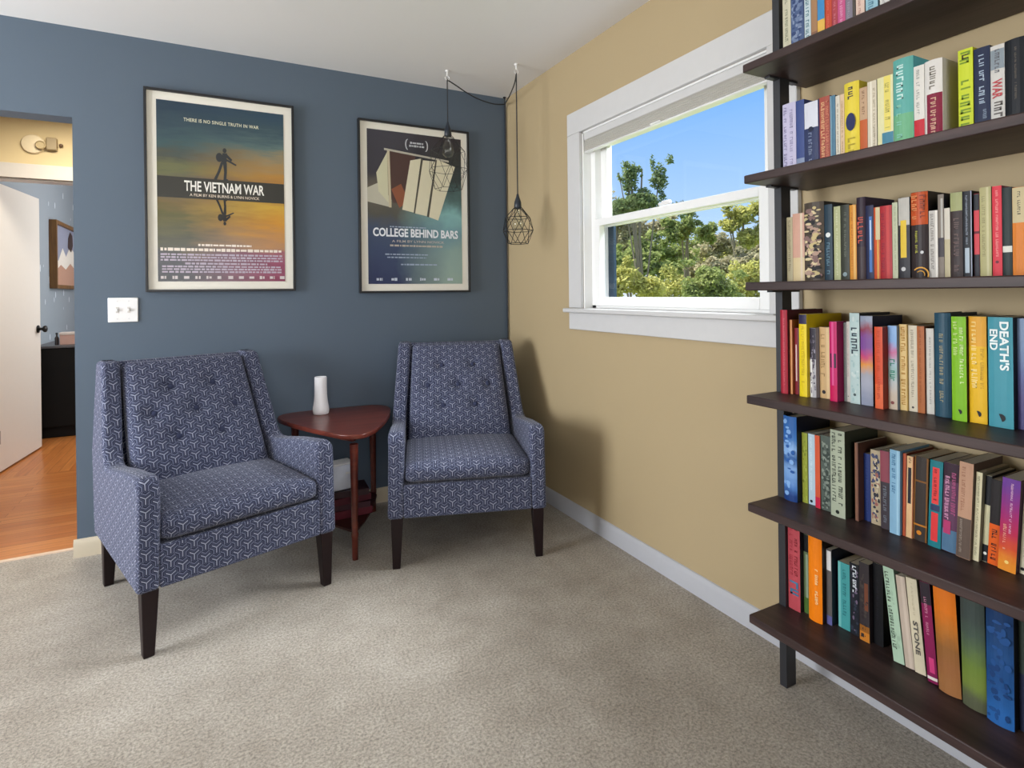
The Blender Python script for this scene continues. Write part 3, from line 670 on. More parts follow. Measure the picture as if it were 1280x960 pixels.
def bk(h,rough=.45,var=.06,scale=40):
    h=h.strip('#'); v=[(int(h[i:i+2],16)/255)**1.13 for i in (0,2,4)]
    return pm('#'+''.join('%02x'%int(round(c*255)) for c in v),rough,0,.25,var,scale)
DATA={0: [(-2.123, 0.026, -0.167, 0.21), (-2.15, 0.04, -0.167, 0.21), (-2.192, 0.0196, -0.167, 0.21), (-2.2124, 0.0182, -0.167, 0.21), (-2.2314, 0.0206, -0.167, 0.21), (-2.254, 0.0186, -0.167, 0.21), (-2.2734, 0.0152, -0.167, 0.21), (-2.2894, 0.0202, -0.167, 0.21), (-2.3104, 0.0256, -0.167, 0.21), (-2.338, 0.022, -0.167, 0.21), (-2.363, 0.03, -0.167, 0.21), (-2.398, 0.023, -0.167, 0.21)], 1: [(-2.121, 0.0426, -0.17, 0.21), (-2.1644, 0.0252, -0.17, 0.208), (-2.1904, 0.0412, -0.17, 0.193), (-2.2324, 0.0332, -0.17, 0.195), (-2.2664, 0.0146, -0.17, 0.191), (-2.282, 0.0116, -0.17, 0.186), (-2.2944, 0.0112, -0.17, 0.186), (-2.3064, 0.0392, -0.17, 0.209), (-2.3464, 0.0192, -0.17, 0.186), (-2.3664, 0.0226, -0.17, 0.195), (-2.391, 0.0376, -0.17, 0.196), (-2.4294, 0.0452, -0.17, 0.225), (-2.4754, 0.0226, -0.17, 0.195), (-2.499, 0.037, -0.17, 0.197), (-2.567, 0.028, -0.17, 0.198), (-2.597, 0.029, -0.17, 0.19), (-2.627, 0.0246, -0.17, 0.184), (-2.6524, 0.0396, -0.17, 0.185)], 2: [(-2.111, 0.0196, -0.145, 0.192), (-2.1314, 0.0372, -0.145, 0.2), (-2.1694, 0.0596, -0.145, 0.225), (-2.23, 0.023, -0.145, 0.213), (-2.257, 0.0186, -0.145, 0.204), (-2.2764, 0.0236, -0.145, 0.205), (-2.301, 0.018, -0.145, 0.202), (-2.32, 0.023, -0.145, 0.219), (-2.344, 0.0196, -0.145, 0.194), (-2.3644, 0.0152, -0.145, 0.187), (-2.3804, 0.0282, -0.145, 0.188), (-2.4094, 0.0126, -0.145, 0.193), (-2.424, 0.026, -0.145, 0.202), (-2.453, 0.038, -0.145, 0.21), (-2.492, 0.0186, -0.145, 0.161), (-2.5114, 0.0122, -0.145, 0.197), (-2.5244, 0.0116, -0.145, 0.163), (-2.537, 0.024, -0.145, 0.197), (-2.562, 0.017, -0.145, 0.196), (-2.583, 0.01, -0.145, 0.187), (-2.594, 0.021, -0.145, 0.199), (-2.617, 0.017, -0.145, 0.198), (-2.635, 0.0166, -0.145, 0.192), (-2.6524, 0.0246, -0.145, 0.189)], 3: [(-2.1095, 0.0231, -0.176, 0.247), (-2.1334, 0.008, -0.167, 0.218), (-2.1422, 0.0158, -0.158, 0.194), (-2.17, 0.0236, -0.176, 0.236), (-2.1944, 0.0182, -0.164, 0.197), (-2.2134, 0.0296, -0.149, 0.2), (-2.257, 0.0206, -0.17, 0.218), (-2.2784, 0.008, -0.142, 0.215), (-2.2872, 0.0088, -0.142, 0.218), (-2.302, 0.0261, -0.152, 0.242), (-2.3289, 0.0311, -0.149, 0.235), (-2.374, 0.0196, -0.165, 0.209), (-2.3944, 0.0212, -0.143, 0.212), (-2.4164, 0.0182, -0.133, 0.216), (-2.4354, 0.0196, -0.129, 0.214), (-2.456, 0.0161, -0.131, 0.213), (-2.4729, 0.0171, -0.125, 0.208), (-2.496, 0.034, -0.134, 0.247), (-2.538, 0.0291, -0.149, 0.24), (-2.5679, 0.0341, -0.14, 0.241), (-2.607, 0.0441, -0.146, 0.241), (-2.6519, 0.0231, -0.129, 0.239)], 4: [(-2.1095, 0.0426, -0.167, 0.249), (-2.1529, 0.0177, -0.146, 0.204), (-2.1714, 0.0206, -0.143, 0.204), (-2.198, 0.0146, -0.152, 0.206), (-2.2134, 0.0296, -0.149, 0.21), (-2.252, 0.04, -0.164, 0.236), (-2.308, 0.0086, -0.146, 0.209), (-2.3174, 0.0176, -0.122, 0.18), (-2.338, 0.025, -0.126, 0.196), (-2.367, 0.023, -0.134, 0.202), (-2.395, 0.0241, -0.146, 0.213), (-2.4199, 0.008, -0.137, 0.208), (-2.4287, 0.0149, -0.137, 0.204), (-2.4444, 0.0306, -0.136, 0.208), (-2.48, 0.0271, -0.142, 0.209), (-2.5079, 0.0301, -0.14, 0.21), (-2.541, 0.0271, -0.147, 0.222), (-2.5689, 0.0117, -0.137, 0.204), (-2.5814, 0.0112, -0.124, 0.198), (-2.5934, 0.0212, -0.128, 0.193), (-2.6154, 0.0317, -0.136, 0.205), (-2.6479, 0.0121, -0.121, 0.188)], 5: [(-2.11, 0.0386, -0.154, 0.249), (-2.1494, 0.0156, -0.139, 0.23), (-2.175, 0.0411, -0.153, 0.243), (-2.2169, 0.0161, -0.136, 0.213), (-2.24, 0.034, -0.118, 0.184), (-2.275, 0.025, -0.121, 0.195), (-2.304, 0.0261, -0.126, 0.21), (-2.3309, 0.0261, -0.111, 0.216), (-2.399, 0.0256, -0.142, 0.233), (-2.4254, 0.0212, -0.139, 0.222), (-2.4474, 0.0246, -0.139, 0.227), (-2.48, 0.022, -0.148, 0.235), (-2.507, 0.046, -0.155, 0.254), (-2.557, 0.046, -0.159, 0.259), (-2.605, 0.0486, -0.165, 0.257), (-2.6544, 0.0146, -0.146, 0.246)]}
# per book: description, h hardback or p paperback, spine colour, cover colour, print on the spine, lean in degrees
A={}
A[0]=[('slim cream book','p','#c9c5ae','#b9b5a0','b0:.1:8d9286|g.3:1:.3:.7:8f927f'),
('thick mottled blue book','p','#56688c','#3d4a6b','m7:3f5078:7a8aa6:8d9bb3'),
('white book with teal lettering','p','#c2cfd2','#2a3350','g0:1:.2:.8:54808a'),
('tan and brown book','p','#a98563','#8a6a50','b.0:.3:8f6c58'),
('blue over yellow book','p','#e0b85e','#b58a3a','b.42:1:4a8fc0'),
('brick red book','p','#c4543f','#9c3a2c','g.1:1:.3:.6:d67a63'),
('dusty mauve red book','p','#b0505a','#8a3c48','g.1:1:.3:.7:cf8a90'),
('bright magenta pink book','p','#c8628e','#9a4068','g.1:1:.3:.7:e0a5c0'),
('grey book with a dark edge','p','#8b8490','#4a453f','g.1:1:.2:.5:a9a3ad|b0:1:5a544e:.75:1'),
('pale pink book','p','#dcc4b6','#c0a89a','g0:1:.3:.6:b48a80'),
('light blue grey book','p','#9cc0cc','#7a9aa8','g0:1:.2:.7:6a93a5'),
('white edged book beyond the light blue one','p','#d0d0cc','#a8a8a4','g0:1:.3:.6:8a8a88')]
A[1]=[('lavender white book','p','#c4bfd6','#b4bdd0','g.05:.95:.1:.35:8b86a8|g.1:.9:.55:.8:9a96b4'),
('slim royal blue book','p','#48588c','#3a4878','b0:.2:8f9cb4'),
('white topped navy book','p','#3c4668','#2f3858','b.62:1:d6d8e0|o.6:.5:.18:2a3048|g.08:.55:.3:.6:8690a8'),
('rust red book with orange lettering','p','#a85a4c','#2e3860','b0:1:2e3860:0:.12|g.05:.97:.25:.6:e0b48a|g.05:.97:.65:.95:d08a70'),
('slim steel blue book','p','#5a8298','#2c3a4a','b0:1:8aa6b4:0:.3'),
('slim ivory book','p','#d8d2c4','#b8b0a0','g.1:.9:.3:.7:a09888'),
('slim peach book','p','#d9bfa0','#c0a488','g.1:.9:.3:.7:b0906c'),
('bright yellow book with a navy oval','h','#e2cf4e','#d0bc40','o.5:.5:.32:2c3560|g.42:.58:.3:.7:d8dcE8|g.72:.94:.3:.7:4a4a50|g.04:.3:.25:.8:b5a238'),
('tan book over an orange base','p','#c4a688','#b08a70','b0:.55:c4693a|g.6:.95:.3:.7:8a6a50'),
('cream book with two pale stripes','p','#d8cfba','#4a4a48','b0:1:eae4d4:.35:.5|g.1:.9:.6:.85:a89c84'),
('pale yellow book with a blue foot','p','#e0dcb0','#7aa8a8','b0:.28:4f8ba0:.3:1|b.3:1:e6d875:.45:.85|g.3:.95:.5:.8:bdb46a'),
('tall turquoise book','h','#6cb0a8','#62bcc6','b0:.4:7cb890|g.55:.93:.2:.62:c9e4de|g.1:.5:.2:.5:90c8b4'),
('white book with a red foot','p','#dedad2','#c8c4bc','b0:.34:c8313f|g.4:.95:.25:.6:a5a8a0'),
('white book with a maroon panel','h','#dedad4','#d6d2cc','b.04:.6:8c3048:.15:1|g.1:.55:.35:.7:d0a890|g.63:.92:.3:.7:8a8478'),
('acid yellow green book','p','#c9d43a','#b8b428','g.04:.97:.12:.88:7f9a2c|g.84:.94:.2:.8:4a4a20'),
('navy book with white lettering','p','#26324e','#1c2438','g.3:.96:.3:.7:aebccb|g.05:.28:.55:.8:8a98aa'),
('white book lettered WAR in red','p','#cfccc6','#bcb8b2','b.72:.95:8f9aa0|tWAR:.38:.6:.15:.85:b03038|g.04:.34:.2:.85:6a6460|g.64:.95:.3:.7:6a6a70'),
('wide black book with a white stripe','h','#23262c','#1c1e22','b.03:.1:d6d4cc|g.3:.9:.45:.55:6a6258')]
A[2]=[('slim olive cream book','p','#b3a98a','#9a8f74','g.1:.95:.3:.7:8a7f62'),
('salmon and cream book','p','#d0a794','#b8917e','b0:.35:d6c49c|b0:1:d9c7ae:.68:.85'),
('thick floral black and cream book','h','#5a5148','#33302e','m9:c9b98a:b59a8a:2b2a2c:d8c8a0:8a6f6a'),
('dark teal book with a white spot','p','#2c4452','#22323e','o.6:.5:.3:dfe3e0|g.05:.5:.25:.7:6a8a98'),
('pale sage book','p','#b5b88e','#3a4034','g.05:.95:.35:.65:d4d4b4'),
('dark olive book','p','#3e4236','#33362c','g.3:.9:.4:.7:6f7466|o.08:.5:.25:8fa0a4'),
('slim amber orange book','p','#d6963c','#9a6a28','b0:1:e4b868:.6:.85|g.1:.9:.2:.5:b87428'),
('dark purple book with red lettering','h','#3a2c3a','#332846','g.42:.76:.15:.85:c05848|b0:.4:4a3c40'),
('navy book with a bright blue streak','p','#262c50','#1e2440','b.1:.85:4a78b8:.45:.8|b.4:.8:c4d4e4:.55:.7'),
('orange book with a cream top','p','#c8582c','#a04424','b.55:1:cfc09a:.3:1|b0:.55:d9a04a:.5:.8'),
('deep crimson book','p','#b02f38','#8a2028','b0:1:c4403c:.55:.8|g.05:.9:.1:.4:8f1f38'),
('slim pale mint book','p','#c0c4a8','#9a9e84','g.1:.95:.4:.7:a0a488'),
('grey, yellow and black book','p','#36343a','#2a282c','b.66:1:c0bcb4|b.26:.72:e0c03c:.2:.72|o.12:.45:.2:c8c8c8'),
('wide black book with an orange top','h','#3a3030','#2a2426','b.62:1:c05a2c|g.64:.96:.1:.45:d88a50|g.64:.96:.55:.9:8a3c20|g.28:.55:.3:.45:b0b040|o.3:.7:.1:d0d0d0|a.1:.6:d8a030'),
('short white book with grey lettering','p','#c6c2ba','#a9a59c','b0:1:e4e0d8:.75:1|g.05:.95:.2:.6:8f8b84'),
('tall grey brown book','p','#8a7f74','#33343a','b.35:.95:b8b4ac:.5:.85|b.25:.48:4a4448'),
('short slim white book','p','#d2ccbe','#38383a','b0:.55:c2b898'),
('dark brown book with a pale green top','p','#3d2e2c','#2e2422','b.78:1:a5a878|g.05:.74:.25:.75:6a5450'),
('black book with a pale blue label','p','#25272e','#1c1d22','b.05:.34:b4c0c8:.2:.7|g.38:.95:.3:.55:8f98a4|b0:1:aab0c0:.88:1'),
('slim red and black book','p','#cf4a54','#26262c','b0:.27:2a2a34|b.8:1:22242c|b.52:.55:6a2430'),
('pale olive green book','p','#b9b283','#a09a70','b0:1:c9c49c:.6:.8|g.2:.9:.2:.5:9a946a'),
('coral red book','p','#d8404e','#6a2440','g.2:.95:.35:.65:e89a94|o.16:.5:.18:7a2030'),
('black book with a white band','p','#22302e','#1c2422','b.27:.34:dcdcd0'),
('cream topped orange book','p','#d9862c','#b86c20','b.6:1:c9bb94|g.66:.95:.35:.6:55503f')]
A[3]=[('tall crimson book at the left end','h','#a5283a','#4a1626','b0:1:bf4454:.35:.6|g.1:.9:.5:.7:d0707a'),  # pink highlight on the crimson spine painted as a paler full-height band
('slim tan orange book','p','#c07a48','#9a5a34','b0:1:d8a878:.5:.8'),
('dark red book with a white title','p','#8e2f38','#5c1c28','b.2:.75:e4cfc4:.25:.5|b0:1:5a1c30:.75:1'),
('bright yellow book with a navy cap','p','#e4cc1e','#c8b018','b.88:1:2e2850|g.1:.85:.3:.7:c9ae18'),
('half black half white book','p','#b7b5b8','#8a8890','b.55:1:3a3440|b0:.55:e8e6e4:0:.4|m3:57505c:8f8a94'),
('cream tan book with a dark dot','p','#d4b384','#b89a70','b0:1:e4c898:.72:1|g.3:.9:.15:.6:a88a5c|o.09:.45:.18:3a3030'),
('hot magenta book','p','#c21568','#8c0f50','b.42:.6:4a2440:.1:.9|b.2:1:d85a92:.3:.6|b0:.2:c80f5c'),
('slim grey book','p','#9ca09e','#848886','g.1:.9:.3:.7:84888a'),
('white book with faint pink lettering','p','#d4cfc6','#bcb8b0','g.3:.95:.2:.6:c0a0a0|o.07:.4:.16:4a4a4a'),
('tall pale teal book','p','#b9cbc8','#22262e','g.5:.84:.15:.9:3a4a54|m2:a8c0c0:c8d4d0|o.1:.5:.14:4a5a5a'),
('purple, pink and orange sunset book','p','#9a9eae','#242a40','G8a90a4:9a9eae:a4a6b4:a0a0aa:d8903c:c04470:7a4a90:7a4a90:8a3a4a:8f96a8'),
('orange red book','p','#d0552f','#8a3420','g.1:.95:.3:.7:c0481f|b0:.3:dc6c42'),
('pastel blue, pink and teal book','p','#9fb4c0','#7a8a98','Gbfae98:bfb0a0:b0b4b4:8fb0a8:9fb4c0:c06a90:7fa4d0:86aad4|g.3:.6:.2:.8:3f8a74|o.08:.5:.2:8a4a48'),
('gold lettered cream book','p','#d9bd84','#b89c60','g.05:.97:.2:.8:b0802c|b0:1:b8964c:.9:1'),
('ivory paperback','p','#d2c9b4','#b5ac98','g.15:.95:.3:.65:9c9484|o.05:.5:.14:5a5450'),
('burnt orange brown book','p','#b06a38','#6a3a20','g.1:.95:.3:.6:98541f'),
('plain white book beside the burnt orange one','p','#d4d0c8','#a8a49c','g.1:.9:.4:.65:9a968e'),
('dark teal hardback','h','#33586a','#1f2c34','g.08:.8:.32:.6:9a9478'),
('lime green book','p','#86bc1c','#1e2418','g.6:.95:.12:.42:c4dc88|g.34:.95:.55:.85:d2e4a4|p.09'),
('golden yellow book','p','#e4b918','#1f1c18','g.3:.95:.15:.5:f0d890|g.3:.7:.65:.85:c89c10|b.72:1:e0a830|p.09'),
('wide teal book titled DEATH\'S END','p','#4b9aa8','#1a2026','tDEATH\'S:.52:.96:.5:.88:e6f0ee|tEND:.7:.89:.1:.42:e6f0ee|p.09'),
('purple blue book beside DEATH\'S END','p','#5a6492','#2a2c4a','G4a4674:54507e:5a6492:6f86a8:7a90ae')]
A[4]=[('wide deep blue book','h','#2a5c9c','#141c30','G1c3c78:4a78b8:6f98cc:7aa0d0:2a5896:8ab0dc:3f74b4:2f62a4:2f62a4|m2:2f62a4:8ab0dc'),
('olive green book','p','#98a03c','#6a7028','b0:1:b0b450:.1:.35|m2:7f8830:a8ae50'),
('pale ice blue book','p','#bcd0dc','#9ab0c0','o.05:.45:.2:20242c|g.2:.95:.3:.6:d8e4ec'),
('slim orange red book','p','#d0603c','#8a3426','b0:.15:c8284a'),
('dark grey green patterned book','p','#5c665e','#3a423c','m6:7f8a80:444e48:8f988c'),
('thick pale sage book with dark lettering','p','#aeb6a0','#3a3f34','g.12:.97:.12:.42:4a5048|g.12:.97:.55:.85:4a5048|o.06:.5:.13:2a3028'),
('slim brown book','p','#8a6450','#5a3c30','b0:1:7a5444:.6:1'),
('short navy blue book','p','#2a3c74','#1e2a50','g.1:.9:.3:.6:3a4e88'),
('cream patterned book with navy marks','p','#b7a88c','#5a5448','m6:4a5070:d0c4a8:a06a60:3a3a44'),
('dark book with a rose top','p','#4a4248','#332c30','b.6:1:94505c|g.05:.55:.3:.7:7a8088'),
('light blue book','p','#8cb4cc','#6a90a8','g.45:.95:.2:.6:4a7a9c|b0:1:a4c8da:.7:.9'),
('very slim rust book','p','#a04c30','#7a3824','b0:1:b85c3a:.3:.7'),
('cream book with a black label','p','#ddb98c','#9a5c3c','b.42:.86:2a2a34:.2:.7|b0:1:a8603c:.88:1|g.9:.98:.3:.7:6a5040'),
('dark brown book with a gold border','p','#3e3630','#9a6428','b0:1:8a5c28:0:.1|b0:1:8a5c28:.88:1|b.7:.72:8a5c28|b.18:.2:c08028|o.1:.45:.18:d08a28'),
('teal book with red panels','p','#1f7f88','#12444c','b.5:.92:e04a48:.22:.75|b.07:.4:dc4446:.22:.75|b.42:.49:3a4668:.15:.85|g.53:.9:.35:.6:8c2830'),
('plum and blue book with pink lettering','p','#6a4560','#3c3450','b0:.25:5a7c98|b.8:1:3e2838|g.3:.85:.12:.45:d8a0bc|g.4:.9:.55:.9:b05a84|b.2:.35:b84474:.1:.6'),
('pinkish brown book','p','#c09a80','#5c4c42','b0:.42:6a5a50|g.45:.95:.2:.5:a87c64|g.05:.4:.2:.4:a09488'),
('slim ivory book with dark lettering','p','#d8d0b0','#7a7460','g.05:.97:.3:.65:8a8468'),
('half black half cream book','p','#cfcaa8','#26262a','b.66:1:22242a|b0:.2:22242a|o.1:.5:.3:e8e8e0'),
('black book with an orange foot','p','#2c2628','#221c1e','b0:.48:e0661c|g.03:.42:.25:.75:4a2014'),
('purple to orange sunset gradient book','p','#a02868','#3a1a34','Ge08a28:d0502c:b42a4c:a02868:84307e:6a3a90|g.4:.95:.5:.65:d8b0c8|g.2:.5:.2:.4:e0a890|o.1:.5:.12:f0d080'),
('cream book with a black circle','p','#d4ceb4','#9a9680','o.06:.45:.3:141416|g.2:.9:.4:.7:a8a28a')]
A[5]=[('coral red book with blue lettering','p','#b8525a','#26222a','g.04:.34:.1:.9:4a7a98|g.4:.96:.15:.45:a03a44|g.4:.96:.55:.85:8c3038'),
('slim black and green book','p','#6f7f5c','#141618','b.2:.75:9aa890:.5:.9|b.78:1:1a1c1e|b0:.2:5a7a3c'),
('tall bright orange book','h','#f08a10','#2a1c10','g.18:.62:.55:.8:f8d8a0|b0:1:f49a2c:0:.08'),
('grey book with a white top','p','#6a6462','#1e2430','b.72:.98:dcdad8:.1:.9|b0:.12:6a6aa0'),
('short aqua teal book','p','#4fa0a0','#1c3038','b0:1:7cc0bc:0:.25|g.15:.9:.4:.7:2f7a80'),
('black book with white lettering','p','#24262e','#1a1a20','g.55:.97:.3:.8:e0e4e8|m3:3a4250:7a6a80:2a2c38'),
('dark brown book with a flame at its foot','p','#40383a','#2a2426','b0:.12:c88430|b.12:.2:9a6428|b.4:.75:7a4a34:.55:.9|m2:504844:382f30'),
('plain black book','p','#16161a','#0f0f12','g.3:.8:.4:.6:2a2a30'),
('leaning mint green book','p','#b4ccb4','#7a8c7c','g.1:.95:.1:.5:4a5a4c|m1:a8c0a8',6),
('leaning pinkish cream book','p','#c4b4a4','#948678','b0:1:d0c2b2:.5:.8',5.5),
('leaning ivory book lettered STONE','p','#d6ccb2','#a49a84','tSTONE:.2:.55:.3:.75:55504a|g.6:.95:.4:.6:bdb298',5),
('leaning magenta book','p','#8c2458','#1a1418','b.78:1:3a3038|g.45:.85:.3:.6:c88aa0|b.1:.25:d04a84:.3:.8|b.03:.06:e0d8d0',4),
('large burnt orange and brown book','h','#b8622a','#241a14','G9c6a40:96633c:8f6034:b8702c:d8741e:dc7420',2.6),
('large mossy green book','h','#4c5a44','#2a2e2a','G565a44:72843c:6a8038:586c46:46564a:3e4844:3e4844',.8),
('large royal blue book','h','#234c80','#10161e','G2a62a4:265690:1f4a80:234c80:1d3f6c:1a3862|m3:2a5890:1f4678'),
('dark grey green book beside the large blue one','h','#3c4640','#1c201e','b0:.5:2c3048')]
LEAN4={10:.8,11:1.2,12:1.4,13:1.8,14:2.2,15:2.4,16:2.6,17:2.8,18:2.9,19:3.0,20:3.2,21:3.3}
ROWNAME=['topmost shelf, cut by the frame','second shelf from the top','third shelf from the top','fourth shelf from the top','second shelf from the floor','lowest shelf']
GROUP=['books on the topmost shelf','books on the second shelf from the top','books on the third shelf from the top','books on the fourth shelf from the top','books on the second lowest shelf','books on the lowest shelf']
def gradient(name,h,stops,rough=.42):
    t=NT(name); v=t.coord('Object'); p=t.node('ShaderNodeSeparateXYZ'); t.l.new(v,p.inputs[0]); n=t.noise(v,40,3)
    f=t.math('ADD',t.math('DIVIDE',p.outputs[2],h),t.math('MULTIPLY',t.math('SUBTRACT',n,.5),.16))
    t.base(t.ramp(f,[((i+.5)/len(stops),'#'+c) for i,c in enumerate(stops)]),rough,0,.25); return t.m
PAGES=[pm('#d9cfb8',.85,var=.1,scale=200),pm('#cdbfa2',.85,var=.1,scale=200)]
def make_book(k,i,y,t,x,h,spec):
    desc,kind,sp,cv,art=spec[:5]; lean=spec[5] if len(spec)>5 else 0
    if k==4: lean=-LEAN4.get(i,0)
    rnd=random.Random(k*100+i)
    b=thing('book',f'{desc} on the {ROWNAME[k]}','book',(x,y,SZ[k]+.0006),0,GROUP[k])
    b.rotation_euler=(R(-lean) if lean>0 else 0,0,0)
    if lean>0: b.rotation_euler=(R(-lean),0,0)
    if lean<0: b.rotation_euler=(R(-lean),0,0)
    # local: spine faces -x, left edge at y=0, right edge at y=-t ; lean>0 tips the top to the left
    if lean: b.location.z+= (abs(math.sin(R(lean)))*t if lean<0 else 0)
    depth=min(abs(x)-.012,h*.68); hb=kind=='h'
    bulge=(.14 if hb else .05)*t; bt=.0026 if hb else .0009
    def sx(f): return -bulge*(1-(2*f-1)**2)+bulge*.0
    n=6 if hb else 4
    out=[(sx(j/n),-t*j/n) for j in range(n+1)]
    inn=[(sx(j/n)+bt*1.2,-bt-(t-2*bt)*j/n) for j in range(n+1)]
    pts=[(depth,0)]+out+[(depth,-t),(depth,-t+bt)]+[(p,q) for p,q in inn[::-1]]+[(depth,-bt)]
    m=MB(); m.prism(pts,'z',0,h)
    gr=[it[1:].split(':') for it in art.split('|') if it and it[0]=='G']
    cov=m.build('cover',[bk(cv),gradient(f'spine_gradient_{k}_{i}',h,gr[0]) if gr else bk(sp)],b)
    for f in cov.data.polygons:
        if f.normal.x<-.25 and f.center.x<.004: f.material_index=1
    ins=.004 if hb else .0006
    MB().box(bt*1.4,depth-(.003 if hb else .0005),-t+bt+.0001,-bt-.0001,ins,h-ins).build('pages',PAGES[(k+i)%2],b)
    # print on the spine: each band, line of lettering, emblem or motif is a part of its own
    lev=[0]
    def slot(c):
        mt=bk(c)
        if mt not in mats: mats.append(mt)
        m.mi=mats.index(mt)
    def strip(z0,z1,f0,f1,c):
        slot(c); lev[0]+=1; e=.00012*min(lev[0],5)
        q=max(1,int(round((f1-f0)*n)))
        vs=[(m.bm.verts.new((sx(f0+(f1-f0)*j/q)-e,-t*(f0+(f1-f0)*j/q),z0*h)),m.bm.verts.new((sx(f0+(f1-f0)*j/q)-e,-t*(f0+(f1-f0)*j/q),z1*h))) for j in range(q+1)]
        for (p0,p1),(q0,q1) in zip(vs,vs[1:]): m.face([p0,p1,q1,q0])
    PART={'b':'spine_band','g':'spine_lettering','m':'spine_motif','o':'spine_emblem','a':'spine_emblem','p':'spine_emblem'}
    for it in art.split('|'):
        if not it: continue
        op,fl=it[0],it[1:].split(':'); m=MB(); mats=[]
        if op=='b':
            z0,z1=float(fl[0]),float(fl[1]); f0,f1=(float(fl[3]),float(fl[4])) if len(fl)>3 else (.0,1.)
            strip(max(z0,.003),min(z1,.997),max(f0,.01),min(f1,.99),fl[2])
        elif op=='g':
            z0,z1,f0,f1=map(float,fl[:4]); lh=(f1-f0)*t*.75; z=z1*h; slot(fl[4]); lev[0]+=1; e=.00012*min(lev[0]+1,6)
            while z-lh>z0*h:
                if rnd.random()<.86:
                    z2=z-lh*rnd.uniform(.55,.85); g0=f0+(f1-f0)*rnd.uniform(0,.15); g1=f1-(f1-f0)*rnd.uniform(0,.2); bar=lh*.24
                    X=min(sx(g0),sx(g1),sx((g0+g1)/2))-e
                    m.poly([(X,-t*g0,z-bar),(X,-t*g0,z),(X,-t*g1,z),(X,-t*g1,z-bar)])
                    sd=rnd.random(); ga=g0 if sd<.5 else g1-(g1-g0)*.25
                    if rnd.random()<.8: m.poly([(X,-t*ga,z2),(X,-t*ga,z-bar),(X,-t*(ga+(g1-g0)*.25),z-bar),(X,-t*(ga+(g1-g0)*.25),z2)])
                    if rnd.random()<.6: m.poly([(X,-t*g0,z2),(X,-t*g0,z2+bar),(X,-t*g1,z2+bar),(X,-t*g1,z2)])
                z-=lh
        elif op=='m':
            cnt=int(fl[0])*14
            for j in range(cnt):
                a=rnd.uniform(.02,.7); w=rnd.uniform(.14,.45); z=rnd.uniform(.02,.9); hh=rnd.uniform(.02,.08)
                slot(fl[1+rnd.randrange(len(fl)-1)]); lev[0]=min(lev[0]+1,3); e=.0001+.000004*j
                d=min(a+w,.98); X=min(sx(a),sx(d),sx((a+d)/2))-e
                cz=(z+hh/2)*h; cy=-t*(a+d)/2; ry=t*(d-a)/2; rz=hh*h/2; ns=7; ph=rnd.random()*6
                m.poly([(X,cy+ry*math.cos(ph+2*math.pi*s/ns)*rnd.uniform(.7,1),cz+rz*math.sin(ph+2*math.pi*s/ns)*rnd.uniform(.7,1)) for s in range(ns)][::-1])
        elif op=='o':
            z,f,r=map(float,fl[:3]); slot(fl[3]); lev[0]+=1
            X=sx(.5)-.0009; rr=r*t
            m.poly([(X,-t*f+rr*math.cos(-2*math.pi*s/16),z*h+rr*(1.9 if r>.3 and k==1 else 1)*math.sin(-2*math.pi*s/16)) for s in range(16)])
        elif op=='a':
            z,f=map(float,fl[:2]); slot(fl[2]); X=sx(.5)-.0009
            for s in range(8):
                a0,a1=R(200-20*s),R(180-20*s)
                for r0,r1 in ((.42*t,.5*t),(.22*t,.27*t)):
                    m.poly([(X,-t*f+r*math.cos(a)*1.0,z*h+r*math.sin(a)-.012) for r,a in ((r0,a0),(r0,a1),(r1,a1),(r1,a0))])
        elif op=='p':
            z=float(fl[0]); slot('1a1c1e'); X=sx(.5)-.0008; r=.2*t
            m.poly([(X,-t*.5+r*math.cos(a),z*h+r*math.sin(a)) for a in [R(250-18*s) for s in range(11)]])
        elif op=='t':
            txt=fl[0]; z0,z1,f0,f1=map(float,fl[1:5])
            me=text_mesh(txt,.03,((z1-z0)*h,(f1-f0)*t))
            # letters read downwards: text x -> -z, text y -> -y (viewer right), normal -> -x
            M=Matrix(((0,0,-1,sx(.5)-.0012),(0,-1,0,-t*(f0+f1)/2),(-1,0,0,(z0+z1)/2*h),(0,0,0,1)))
            obj('spine_lettering',me,pm('#'+fl[5],.5,var=.01),b,M)
        if len(m.bm.faces): m.build(PART[op],mats,b)
        else: m.bm.free()
    return b
for k in range(6):
    assert len(DATA[k])==len(A[k]),(k,len(DATA[k]),len(A[k]))
    for i,((y,t,x,h),spec) in enumerate(zip(DATA[k],A[k])): make_book(k,i,y,t,x,h,spec)
# ------------------------------------------------------------------ outdoors: trees and bushes beyond the window
struct(MB().box(.14,60,-30,60,-1.2,-1.0).build('lawn',pm('#8d9a4c',.9,var=.2,scale=1.5)),'grass beyond the window','ground')
def leafmat(name,a,b):
    t=NT(name); v=t.coord('Object'); n=t.noise(v,2.5,3); k=t.noise(v,14,2)
    c=t.mix(t.ramp(t.math('ADD',t.math('MULTIPLY',n,.5),t.math('MULTIPLY',k,.5)),[(.35,'#000000'),(.65,'#ffffff')]),lin(a),lin(b))
    t.n.remove(t.b); d=t.node('ShaderNodeBsdfDiffuse'); tr=t.node('ShaderNodeBsdfTranslucent'); t.l.new(c,d.inputs[0]); t.l.new(c,tr.inputs[0])
    mx=t.node('ShaderNodeMixShader'); mx.inputs[0].default_value=.35; t.l.new(d.outputs[0],mx.inputs[1]); t.l.new(tr.outputs[0],mx.inputs[2]); t.l.new(mx.outputs[0],t.out.inputs[0])
    return t.m
LEAF={'green':leafmat('leaf_green','#7c9058','#b4bc78'),'lime':leafmat('leaf_lime','#a5a858','#dcd88c'),'grey':leafmat('leaf_grey','#9c9a80','#c6bd98'),'deep':leafmat('leaf_deep','#6a8258','#a2b07c')}  # leaf colours paled to paint haze into the trees
